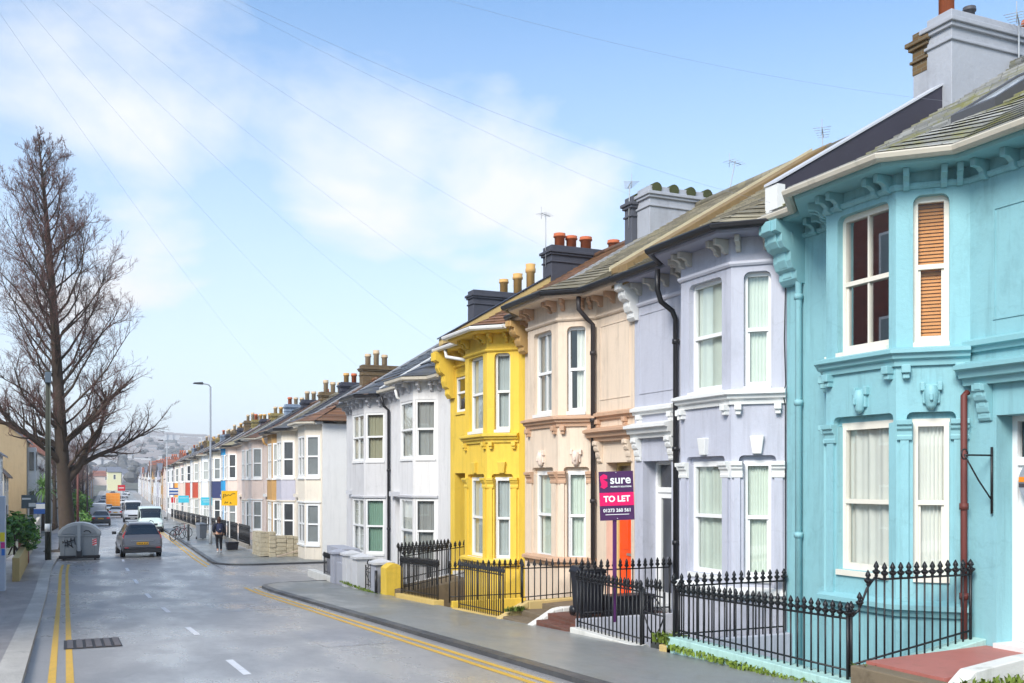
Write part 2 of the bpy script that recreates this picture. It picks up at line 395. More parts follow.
def door_hood(root, H):
    hF = Facet((XW, H['y'][0]), (XW, H['y'][1])); zh = H['z']; L = [(XW,H['y'][0]),(XW,H['y'][1])]
    q = MB(); sweep(q, L, [(-.01,zh-.24),(.1,zh-.24),(.12,zh-.16),(.18,zh-.15),(.2,zh-.07),(.27,zh-.05),(.27,zh),(.06,zh+.06),(-.01,zh+.06)]); q.build('door_hood', H['mat'], root)
    zu = H['zu']
    q = MB(); sweep(q, L, [(-.01,zu-.13),(.05,zu-.13),(.07,zu-.07),(.12,zu-.06),(.12,zu),(0,zu+.04),(-.01,zu+.04)]); q.build('string_course', H['mat2'], root)
    for t in H['cons']: console(root, hF, t-.09, t+.09, zh-.68, zh-.24, .16, H['conmat'])
    for t in H.get('upbr', ()): sill_bracket(root, hF, t, zu-.12, H['mat2'], .12, .16, .1)
XW, XF = 10.2, 9.6
RIDGE_X, SL = 14.8, .6

def near_house(S):
    y0, y1 = S['y']; zb, ze = S['z']; yc0, f0, f1, yc1 = S['bay']
    ya, yb = y0+.006, y1-.006
    root = thing('terraced_house', S['label'], 'house', (XW, (y0+y1)/2, S['floor']), S.get('group'))
    wm, tm = S['wall'], S['trim']
    pts = [(XW,ya),(XW,yc0),(XF,f0),(XF,f1),(XW,yc1),(XW,yb)]
    if yc0-ya < .05: pts = pts[1:]; pts[0] = (XW, ya)
    if yb-yc1 < .05: pts = pts[:-1]; pts[-1] = (XW, yb)
    fac = [Facet(pts[i], pts[i+1]) for i in range(len(pts)-1)]
    fr = [f for f in fac if abs(f.d.x) < .01 and f.p0.x < XW-.1][0]; k = fac.index(fr)
    near, far = fac[k-1], fac[k+1]
    holes = {i: [] for i in range(len(fac))}; wins = []
    w1, w0 = S['w1'], S['w0']; hw = S['fw']
    for (zz, st, lev) in ((w1, S['st'][1], 1), (w0, S['st'][0], 0)):
        c = fr.w/2+S.get('shift', 0)
        h = (c-hw/2, c+hw/2, zz[0], zz[1]+(.1 if st == 'brow' else 0), st); holes[k].append(h); wins.append((fr, h, lev, 'front', zz))
        for F, i, nm in ((near, k-1, 'near'), (far, k+1, 'far')):
            cw = S.get('cw', .42); c = F.w*(.52 if nm == 'near' else .48)
            h = (c-cw/2, c+cw/2, zz[0], zz[1]+(.1 if st == 'brow' else 0), st); holes[i].append(h); wins.append((F, h, lev, nm, zz))
    D = S['door']
    for i, F in enumerate(fac):
        if F.p0.x > XW-.05 and abs(F.d.x) < .01 and F.p0.y-.02 <= D['y'][0] and F.p0.y+F.w+.02 >= D['y'][1]:
            dF = F; di = i; break
    dh = (D['y'][0]-dF.p0.y, D['y'][1]-dF.p0.y, D['z'][0], D['z'][1], D.get('st', 'flat'), D['depth']); holes[di].append(dh)
    sw = S.get('small')
    if sw:
        h = (sw[0]-dF.p0.y, sw[1]-dF.p0.y, sw[2], sw[3], 'flat', .08); holes[di].append(h); wins.append((dF, h, 1, 'small', sw[2:]))
    mb = MB()
    for i, F in enumerate(fac): panel(mb, F, zb, ze, holes[i], .14)
    zr = ze+.08+SL*(RIDGE_X-9.7); xb = 19.2
    for y in (ya, yb):
        mb.poly([(XW,y,zb),(XW,y,ze-.02),(XW+.02,y,ze+.1+SL*.3),(RIDGE_X,y,zr-.12),(xb,y,ze),(xb,y,zb)])
    mb.quad((xb,ya,zb),(xb,yb,zb),(xb,yb,ze),(xb,ya,ze))
    mb.quad((XW+.6,ya,-.5),(xb,ya,-.5),(xb,yb,-.5),(XW+.6,yb,-.5)); mb.quad((XW+.2,ya,3.2),(xb,ya,3.2),(xb,yb,3.2),(XW+.2,yb,3.2))
    for (F, h, lev, nm, zz) in wins:
        if h[4] == 'brow': mb.add([F.P(h[0]-.09,-.1,zz[1]-.02),F.P(h[1]+.09,-.1,zz[1]-.02),F.P(h[1]+.09,-.1,h[3]+.02),F.P(h[0]-.09,-.1,h[3]+.02)], [(3,2,1,0)])
    wall = mb.build('wall', wm, root)
    # windows
    for (F, h, lev, nm, zz) in wins:
        hh = (h[0], h[1], zz[0], zz[1])
        o = S['wopt'](lev, nm)
        window(root, F, hh, .08 if nm == 'small' else .14, **o)
        if h[4] == 'brow' and nm != 'far' and S.get('key'):
            am = (h[0]+h[1])/2; q = MB()
            if S['key'] == 'face':
                F.box(q, am-.1, am+.1, -.01, .05, h[3]+.1, h[3]+.34)
                q.lathe([(.02,h[3]+.02),(.06,h[3]+.06),(.085,h[3]+.16),(.09,h[3]+.25),(.06,h[3]+.33)], F.P(am,.05,0), 10)
                F.box(q, am-.02, am+.02, .1, .16, h[3]+.13, h[3]+.22)
                F.box(q, am-.13, am-.07, -.01, .07, h[3]+.26, h[3]+.37); F.box(q, am+.07, am+.13, -.01, .07, h[3]+.26, h[3]+.37)
            else:
                q.hexa([F.P(am-.07,.07,h[3]+.02),F.P(am-.07,-.01,h[3]+.02),F.P(am+.07,-.01,h[3]+.02),F.P(am+.07,.07,h[3]+.02)],
                       [F.P(am-.11,.09,h[3]+.3),F.P(am-.11,-.01,h[3]+.3),F.P(am+.11,-.01,h[3]+.3),F.P(am+.11,.09,h[3]+.3)])
            q.build('keystone', S.get('keymat', tm), root, .012)
    # string course under the upper windows, plinth moulding, frieze
    bay = [(XW,f0-(XW-XF)),(XF,f0),(XF,f1),(XW,f1+(XW-XF))]
    bay[0] = (XW, max(ya, yc0)); bay[3] = (XW, min(yb, yc1))
    zs = S['string']
    q = MB(); sweep(q, bay, [(-.02,zs-.2),(.04,zs-.2),(.05,zs-.13),(.1,zs-.11),(.11,zs-.06),(.16,zs-.045),(.16,zs),(.0,zs+.045),(-.02,zs+.045)]); q.build('string_course', S['stringmat'], root)
    for F in (near, fr, far):
        for t in ((.14, .86) if F is not fr else (.07, .93)): sill_bracket(root, F, F.w*t, zs-.19, S['stringmat'])
    zp = S['plinth']
    q = MB(); sweep(q, bay, [(-.02,zp-.16),(.05,zp-.15),(.08,zp-.08),(.13,zp-.06),(.13,zp),(.0,zp+.05),(-.02,zp+.05)]); q.build('plinth_course', S['plinthmat'], root)
    zf = ze-S.get('fz', .45)
    q = MB(); sweep(q, pts, [(-.02,zf-.03),(.03,zf-.03),(.055,zf),(.055,zf+.035),(.02,zf+.05),(-.02,zf+.05)]); q.build('frieze', S['friezemat'], root)
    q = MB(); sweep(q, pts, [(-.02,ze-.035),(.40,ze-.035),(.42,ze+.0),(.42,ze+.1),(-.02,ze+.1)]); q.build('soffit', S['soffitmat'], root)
    q = MB(); R_ = .075
    sweep(q, pts, [(.43+R_+R_*math.cos(t*PI/5+PI), ze+.07+R_*1.1*math.sin(t*PI/5+PI)) for t in range(6)] + [(.43+2*R_-.012, ze+.09),(.445, ze+.09)], False)
    q.build('gutter', S['guttermat'], root)
    # eaves brackets
    for F in fac:
        if F.w < .25: continue
        if F is fr: aa = (.1, .3, F.w-.3, F.w-.1)
        elif F in (near, far): aa = (.12, .3, F.w-.12)
        else: aa = [.25+j*(F.w-.5)/max(1, int(F.w/.55)) for j in range(int(F.w/.55)+1)]
        for a in aa: small_bracket(root, F, a, ze-.035, S['bracketmat'])
    # pilasters and capitals of the ground floor
    if S['st'][0] == 'brow':
        zc = S['w0'][1]-.02
        for F in (near, fr, far):
            hs = [h for f, h, lev, nm, zz in wins if f is F and lev == 0][0]
            for (a, b) in ((.03, hs[0]-.03), (hs[1]+.03, F.w-.03)):
                if b-a < .07: continue
                q = MB(); F.box(q, a+.02, b-.02, -.01, .035, zp+.04, zc-.2); q.build('pilaster', wm, root)
                q = MB(); e = .02
                pr = [(0,-.24),(.05,-.23),(.055,-.18),(.045,-.17),(.05,-.12),(.08,-.09),(.085,-.05),(.115,-.04),(.12,.02),(0,.03)]
                q.prism([F.P(a-e, o-.005, zc+z) for o, z in pr], tuple(F.P(b-a+2*e,0,0)-F.P(0,0,0))); q.build('capital', S['capmat'], root, .006)
    # door
    dw = D['y'][1]-D['y'][0]; z0, z1 = D['z']; dp = D['depth']; a0, a1 = dh[0], dh[1]
    q = MB(); d0, d1 = -dp-.03, -dp+.05; t = .07
    dF.box(q, a0, a0+t, d0, d1, z0, z1); dF.box(q, a1-t, a1, d0, d1, z0, z1); dF.box(q, a0+t, a1-t, d0, d1-.002, z1-t, z1)
    zl = D.get('lintel', z1-.45); dF.box(q, a0+t, a1-t, d0, d1-.002, zl-.05, zl+.05)
    frm = q.build('door_frame', D['frame'], root)
    q = MB(); q.quad(dF.P(a0+t,-dp,zl+.05), dF.P(a0+t,-dp,z1-t), dF.P(a1-t,-dp,z1-t), dF.P(a1-t,-dp,zl+.05)); q.build('fanlight', GLASS, frm)
    q = MB(); L0, L1 = a0+t, a1-t
    if D['kind'] == 'glazed':
        s = .09; dF.box(q, L0, L0+s, -dp-.02, -dp+.025, z0+.02, zl-.05); dF.box(q, L1-s, L1, -dp-.02, -dp+.025, z0+.02, zl-.05)
        dF.box(q, L0+s, L1-s, -dp-.02, -dp+.023, z0+.02, z0+.24); dF.box(q, L0+s, L1-s, -dp-.02, -dp+.023, zl-.16, zl-.05)
        leaf = q.build('door', D['leaf'], root)
        q = MB(); q.quad(dF.P(L0+s,-dp,z0+.24), dF.P(L0+s,-dp,zl-.16), dF.P(L1-s,-dp,zl-.16), dF.P(L1-s,-dp,z0+.24)); q.build('pane', GLASS, leaf)
    else:
        dF.box(q, L0, L1, -dp-.02, -dp+.02, z0+.02, zl-.05)
        mid = (L0+L1)/2
        for (pa, pb) in ((L0+.09, mid-.05), (mid+.05, L1-.09)):
            for (pz0, pz1) in ((z0+.2, z0+.85), (z0+1.0, zl-.2)):
                dF.box(q, pa, pb, -dp+.018, -dp+.032, pz0, pz1)
        leaf = q.build('door', D['leaf'], root, .006)
    q = MB(); c = dF.P(L0+.1, -dp+.06, z0+1.02); q.lathe([(.02,-.02),(.035,0),(.02,.02)], c, 8); q.build('handle', M('steel_fitting', (.6,.6,.62), .3, metal=1), leaf)
    q = MB(); dF.box(q, (L0+L1)/2-.12, (L0+L1)/2+.12, -dp+.02, -dp+.04, z0+.88, z0+.93); q.build('letter_plate', M('steel_fitting', (.6,.6,.62)), leaf)
    q = MB(); dF.box(q, a0, a1, -dp, .06, z0-.12, z0+.015); q.build('doorstep', S.get('stepmat', WHITE), root)
    # door hood with consoles and upper moulding
    H = S.get('hood')
    if H: door_hood(root, H)
    # raised panel on the blank upper wall
    for (pa, pb, pz0, pz1) in S.get('panels', ()):
        q = MB(); pF = Facet((XW, pa), (XW, pb)); w = pF.w; s = .025
        pF.box(q, 0, w, -.005, .012, pz0, pz0+s); pF.box(q, 0, w, -.005, .012, pz1-s, pz1); pF.box(q, 0, s, -.005, .012, pz0+s, pz1-s); pF.box(q, w-s, w, -.005, .012, pz0+s, pz1-s)
        q.build('wall_panel', wm, root)
    # roof
    E = [Vector((p.x, min(max(p.y, ya), yb), ze+.11)) for p in offs(pts, .5)]
    xq = 11.3; Q = [Vector((xq, e.y, ze+.08+SL*(xq-9.7))) for e in E]; G = [Vector((RIDGE_X, e.y, zr)) for e in E]
    q = MB(); roof_surface(q, E, Q, G, 10, 18)
    q.quad((RIDGE_X,ya,zr),(RIDGE_X,yb,zr),(xb+.3,yb,ze-.05),(xb+.3,ya,ze-.05))
    roof = q.build('roof', S['roofmat'], root)
    q = MB(); q.tube([(RIDGE_X,ya,zr+.02),(RIDGE_X,yb,zr+.02)], .12, 8); q.build('ridge_tile', S.get('ridgemat', S['roofmat']), roof)
    return root, roof
def parapet(root, yc, half, x0, x1, zt0, ht, mat, endmat=None, copemat=None, name='parapet', zlow=None):
    """sloping party wall above the roof; zt0 = top height at x0"""
    z = lambda x: zt0+SL*(x-x0)
    mb = MB()
    pf = [(x0,0,(zlow if zlow is not None else zt0-ht)),(x0,0,zt0),(x1,0,z(x1)),(x1,0,z(x1)-ht-.2),(x0+.9,0,z(x0+.9)-ht-.25)]
    mb.prism([(a, yc-half, c) for a, b, c in pf], (0, 2*half, 0)); o = mb.build(name, mat, root, .01)
    if copemat:
        q = MB(); t = .025; e = .02
        q.prism([(x0-.05,yc-half-e,zt0-.01),(x0-.05,yc-half-e,zt0+t),(x1,yc-half-e,z(x1)+t),(x1,yc-half-e,z(x1)-.01)], (0,2*(half+e),0)); q.build('coping', copemat, o)
    if endmat:
        q = MB(); q.box(x0-.03, yc-half-.015, (zlow if zlow is not None else zt0-ht)+.0, x0+.12, yc+half+.015, zt0-.02); q.build('parapet_end', endmat, o)
    return o

# ------------------------------------------------------------------ the four tall houses
TEAL = stucco('teal', hexc(142,191,198), .26); TEALD = M('teal_trim', hexc(136,184,190), .5, .06, 3, 0, 60, .15, (.12,.2,.22), 2)
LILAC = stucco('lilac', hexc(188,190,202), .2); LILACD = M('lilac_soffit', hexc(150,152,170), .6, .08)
PEACH = stucco('peach', hexc(228,208,186), .26); PEACHD = M('peach_trim', hexc(196,160,132), .6, .12, 3, 0, 60, .5, (.28,.2,.14), 2.5)
YELL = stucco('yellow', hexc(234,198,76), .2); YELLD = M('yellow_trim', hexc(222,190,76), .6, .1, 3, 0, 60, .4, (.3,.22,.06), 2.5)
ROOF_T = tilemat('roof_grey_mossy', hexc(152,152,148), .75, hexc(132,130,62), .3, 1.7)
ROOF_P = tilemat('roof_olive_tiles', hexc(138,130,110), .4, hexc(150,140,98), .3, 1.7)
ROOF_B = tilemat('roof_brown_tiles', hexc(120,86,62), .4, hexc(90,80,50), .3, 2.)
ROOF_S = tilemat('roof_slate', hexc(84,86,92), .25, hexc(110,104,60), .3, 1.6)
GUT_W = M('off_white_gutter', hexc(196,188,172), .5, .12, 2, 0, 60, .45, (.2,.19,.15), 3.)
GREYSTK = M('grey_render', hexc(168,171,178), .8, .1, 1.2, .4, 14, .5, hexc(130,130,136), 1.2)
BROWNSTK = brickmat('brown_stack_brick', hexc(98,76,50), hexc(120,96,62), hexc(120,112,92))

def wopt_teal(lev, nm):
    o = dict(frame=M('cream_frame', hexc(228,222,208), .45, .05, 4, 0, 60, .2, (.4,.36,.3), 3.), fw=.06)
    if lev == 1 and nm == 'front': o.update(mull=(.5,), mid=.5, glass=GLASSM)
    elif lev == 1 and nm == 'near': o.update(blind=BLIND, mid=.52, glass=glassmat('clear_glass', (.95,.96,.95), .03))
    elif lev == 1: o.update(curtain=NETW)
    else: o.update(curtain=NETW, mid=.47, gap=.06)
    o['sill'] = o['frame']; return o
teal, teal_roof = near_house(dict(label='turquoise terraced house with wooden blind upstairs and thick off-white gutter', y=(7.2,12.4), z=(-2.2,5.93), floor=0,
    bay=(8.96,9.57,10.84,11.45), wall=TEAL, trim=TEALD, w1=(3.75,5.6), w0=(.82,2.78), fw=.93, shift=-.05, st=('brow','round'), wopt=wopt_teal, fz=.22, key='face', keymat=TEALD,
    door=dict(y=(7.55,8.58), z=(.06,2.8), depth=.32, leaf=UPVC, frame=UPVC, kind='panel', lintel=2.25), string=3.66, stringmat=TEALD, plinth=.46, plinthmat=TEALD,
    friezemat=TEAL, soffitmat=TEALD, guttermat=GUT_W, bracketmat=TEALD, capmat=TEALD, roofmat=ROOF_T,
    hood=dict(y=(7.3,8.98), z=3.42, zu=3.72, mat=TEALD, mat2=TEALD, cons=(.12,1.42), conmat=TEALD), panels=((7.45,8.62,3.95,5.3),)))
def wopt_lilac(lev, nm):
    return dict(curtain=NET, mid=.5 if lev else .52, gap=.05, sill=WHITE)
lilac, lilac_roof = near_house(dict(label='pale lilac terraced house with white mouldings and black gutter', y=(12.4,16.93), z=(-2.2,5.88), floor=-.45,
    bay=(12.41,13.0,14.41,15.0), wall=LILAC, trim=WHITE, w1=(3.5,5.3), w0=(.5,2.32), fw=.92, st=('brow','round'), wopt=wopt_lilac, key='wedge', keymat=WHITE,
    door=dict(y=(15.62,16.62), z=(-.36,2.4), depth=.34, leaf=UPVC, frame=UPVC, kind='glazed', lintel=1.85), string=3.42, stringmat=WHITE, plinth=.3, plinthmat=WHITE,
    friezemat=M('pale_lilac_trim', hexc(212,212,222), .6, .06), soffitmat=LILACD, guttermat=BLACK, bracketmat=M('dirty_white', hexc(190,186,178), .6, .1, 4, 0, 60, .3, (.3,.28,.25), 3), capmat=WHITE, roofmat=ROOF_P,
    hood=dict(y=(15.45,16.92), z=3.08, zu=3.42, mat=WHITE, mat2=WHITE, cons=(.12,1.3), conmat=WHITE, upbr=(.15,1.25)), panels=((15.5,16.75,3.7,5.25),)))
def wopt_peach(lev, nm):
    o = dict(curtain=NETW if lev else NET, mid=.5, gap=.07, sill=WHITE)
    if lev and nm == 'front': o.update(mull=(.5,), curtain=M('dim_blind_peach', (.3,.3,.28), .9))
    if lev and nm == 'near': o.update(split=True)
    return o
peach, peach_roof = near_house(dict(label='peach terraced house with orange front door and black downpipe', y=(16.93,22.05), z=(-2.2,5.9), floor=-.5,
    bay=(18.47,19.07,20.59,21.2), wall=PEACH, trim=PEACHD, w1=(3.5,5.3), w0=(.35,2.22), fw=.9, st=('brow','round'), wopt=wopt_peach, key='face', keymat=M('pale_key', hexc(225,205,190), .6),
    door=dict(y=(17.06,18.05), z=(-.38,2.4), depth=.3, leaf=M('orange_door', hexc(236,74,10), .35, .03), frame=COPE, kind='panel', lintel=1.85), string=3.38, stringmat=PEACHD, plinth=.36, plinthmat=PEACHD,
    friezemat=PEACH, soffitmat=M('peach_fascia', hexc(222,205,188), .6, .08, 3, 0, 60, .4, (.3,.24,.18), 3), guttermat=BLACK, bracketmat=PEACHD, capmat=PEACHD, roofmat=ROOF_P,
    hood=dict(y=(16.94,18.6), z=3.08, zu=3.42, mat=PEACHD, mat2=PEACHD, cons=(.14,1.35), conmat=PEACH, upbr=(.3,1.4)), panels=((17.1,18.3,3.7,5.25),)))
def wopt_yell(lev, nm):
    if nm == 'small': return dict(mid=.55, sill=YELLD, curtain=None, fw=.05)
    return dict(curtain=M('grey_net', (.5,.54,.55), .9), mid=.5, gap=.06, sill=WHITE)
yellow, yellow_roof = near_house(dict(label='bright yellow terraced house with white gutter and small side window', y=(22.05,27.2), z=(-2.4,5.72), floor=-.7,
    bay=(22.4,23.0,24.5,25.1), wall=YELL, trim=YELLD, w1=(3.3,5.2), w0=(.1,2.1), fw=.98, st=('brow','round'), wopt=wopt_yell, key='wedge', keymat=YELLD,
    door=dict(y=(25.95,26.85), z=(-.55,2.25), depth=.5, leaf=M('dark_green_door', (.03,.05,.04), .4), frame=YELLD, kind='panel', lintel=1.6), string=3.18, stringmat=YELLD, plinth=.05, plinthmat=YELLD,
    friezemat=YELL, soffitmat=YELLD, guttermat=M('white_gutter', (.78,.77,.74), .4, .06, 3, 0, 60, .3, (.3,.28,.22), 3), bracketmat=YELLD, capmat=YELLD, roofmat=ROOF_B,
    small=(26.02,26.75,3.98,4.98)))

# party-wall parapets, consoles, stacks
parapet(teal, 12.42, .13, 9.95, 13.45, 6.58, .55, SLATEDARK, WHITE, M('pale_flashing', (.55,.56,.6), .5), zlow=5.75)
parapet(lilac, 16.9, .3, 9.83, 14.85, 6.2, .22, M('weathered_stone_coping', hexc(132,110,76), .85, .25, 2.2, .5, 16, .8, hexc(84,72,50), 2.6, vert=False), None, None, zlow=5.8)
q = MB(); q.prism([(9.8,17.2,6.15),(9.8,17.2,6.24),(14.85,17.2,9.27),(14.85,17.2,9.18)], (0,.03,0)); q.build('pale_edge', M('pale_stone_edge', hexc(200,190,160), .8, .15, 3), lilac)
parapet(peach, 21.78, .42, 9.9, 14.8, 6.14, .1, LEAD, None, None, zlow=5.85)
parapet(yellow, 27.08, .16, 9.86, 14.8, 6.12, .25, COPE, None, M('black_bitumen', hexc(44,44,52), .5, .15, 3), zlow=5.6)
def party_console(root, yc, w, z0, z1, mat, out=.5):
    F = Facet((XW, yc-w/2), (XW, yc+w/2)); console(root, F, 0, w, z0, z1, out, mat, 'console')
party_console(teal, 12.18, .4, 5.0, 5.92, TEALD, .55)
party_console(lilac, 16.9, .26, 5.15, 5.86, WHITE, .4)
party_console(peach, 21.95, .34, 5.1, 5.86, M('ochre_console', hexc(196,160,104), .7, .15, 3, 0, 60, .4, (.25,.18,.1), 3), .5)
party_console(yellow, 27.0, .36, 4.4, 5.7, YELL, .6)
tc = chimney(teal, 13.35, 16.2, 12.1, 12.62, 6.2, 9.82, GREYSTK, [(13.52,.62,.14,TERRA),(14.05,.25,.1,M('dark_cowl', (.08,.08,.09), .5)),(15.5,.3,.12,TERRA)])
q = MB(); q.box(13.37,12.625,6.2,16.2,12.93,9.02); q.build('chimney_shaft', M('grey_render', (0,0,0)), lilac)
chimney(lilac, 13.36, 16.2, 12.625, 12.95, 9.0, 9.72, BROWNSTK, [(14.0,.3,.13,TERRA),(15.2,.4,.13,TERRA)])
chimney(peach, 13.35, 16.3, 21.42, 22.03, 6.2, 9.43, GREYSTK, cap=6, capmat=M('mossy_cap', hexc(70,74,44), .9, .3, 9, .4, 30))
chimney(yellow, 13.2, 16.2, 22.04, 22.4, 6.2, 9.3, M('dark_render', hexc(84,86,94), .8, .1), cap=3, capmat=M('mossy_cap', (0,0,0)))
DKSTK = M('dark_painted_stack', hexc(70,71,80), .7, .12, 1.5, .2, 14, .4, hexc(46,46,52), 1.5)
chimney(yellow, 13.3, 16.2, 26.85, 27.45, 6., 9.12, DKSTK, [(13.72,.42,.17,TERRA),(14.12,.38,.17,TERRA),(14.62,.4,.18,TERRA),(15.6,.4,.18,TERRA)])
# skylight of the turquoise house
def skylight(root, x0, x1, y0, y1, ze):
    z = lambda x: ze+.08+SL*(x-9.7)
    mb = MB(); t = .17
    for (a, b, c, d) in ((x0,x1,y0,y0+.09),(x0,x1,y1-.09,y1),(x0,x0+.12,y0+.09,y1-.09),(x1-.1,x1,y0+.09,y1-.09)):
        mb.hexa([(a,c,z(a)-.05),(b,c,z(b)-.05),(b,d,z(b)-.05),(a,d,z(a)-.05)], [(a,c,z(a)+t),(b,c,z(b)+t),(b,d,z(b)+t),(a,d,z(a)+t)])
    s = mb.build('skylight', M('skylight_frame', (.08,.08,.085), .4), root)
    q = MB(); q.quad((x0+.1,y0+.08,z(x0+.1)+.14),(x1-.08,y0+.08,z(x1-.08)+.14),(x1-.08,y1-.08,z(x1-.08)+.14),(x0+.1,y1-.08,z(x0+.1)+.14)); q.build('pane', M('reflected_sky_pane', (.5,.55,.58), .06, spec=1.), s)  # pale base colour stands in for the sky reflected in the glass
skylight(teal_roof, 11.15, 12.45, 9.4, 10.12, 5.93)
# rainwater pipes
pipe(teal, [(9.95,12.02,5.75),(10.0,12.03,5.5),(10.1,12.03,5.35),(10.12,12.03,5.2),(10.12,12.03,-2.)], TEAL, .05, 'downpipe', [(10.12,12.03,3.2),(10.12,12.03,1.2),(10.12,12.03,4.8)])
pipe(teal, [(10.12,8.93,3.1),(10.06,8.93,3.06),(10.06,8.93,-2.)], M('rust_red_pipe', hexc(104,52,46), .6, .1, 4), .04, 'downpipe', [(10.06,8.93,1.7),(10.06,8.93,.6)])
q = MB(); q.tube([(10.17,8.62,1.62),(10.17,8.62,2.42)], .016, 6); q.tube([(10.17,8.62,2.32),(9.72,8.62,2.32)], .012, 6); q.tube([(10.17,8.62,1.78),(9.95,8.62,2.02),(9.72,8.62,2.32)], .01, 6)
q.tube([(9.72+.05*math.cos(t),8.62,2.33+.06*math.sin(t)) for t in [i*.5 for i in range(13)]], .009, 5); q.build('basket_bracket', IRON, teal)
pipe(lilac, [(9.72,15.34,5.82),(9.72,15.34,5.45),(9.8,15.35,5.25),(10.05,15.36,5.1),(10.12,15.36,4.95),(10.12,15.36,-2.)], BLACK, .05, 'downpipe', [(10.12,15.36,4.55),(10.12,15.36,2.6),(10.12,15.36,.9)])
pipe(peach, [(9.75,18.42,5.85),(9.75,18.42,5.6),(9.95,18.44,5.42),(10.1,18.44,5.3),(10.1,18.44,-2.)], M('dark_downpipe', hexc(52,48,50), .5), .05, 'downpipe', [(10.1,18.44,4.7),(10.1,18.44,3.3),(10.1,18.44,1.6)])
pipe(yellow, [(9.75,26.4,5.7),(9.75,26.3,5.5),(10.05,25.3,5.3),(10.1,25.25,5.2),(10.1,25.25,5.0)], WHITE, .05)
pipe(teal, [(10.16,12.36,5.6),(10.14,12.38,4.2),(10.15,12.36,3.5),(10.12,12.39,3.35),(10.15,12.37,3.2),(10.15,12.37,-.3)], M('black_cable', (.02,.02,.02), .6), .009, 'cable')
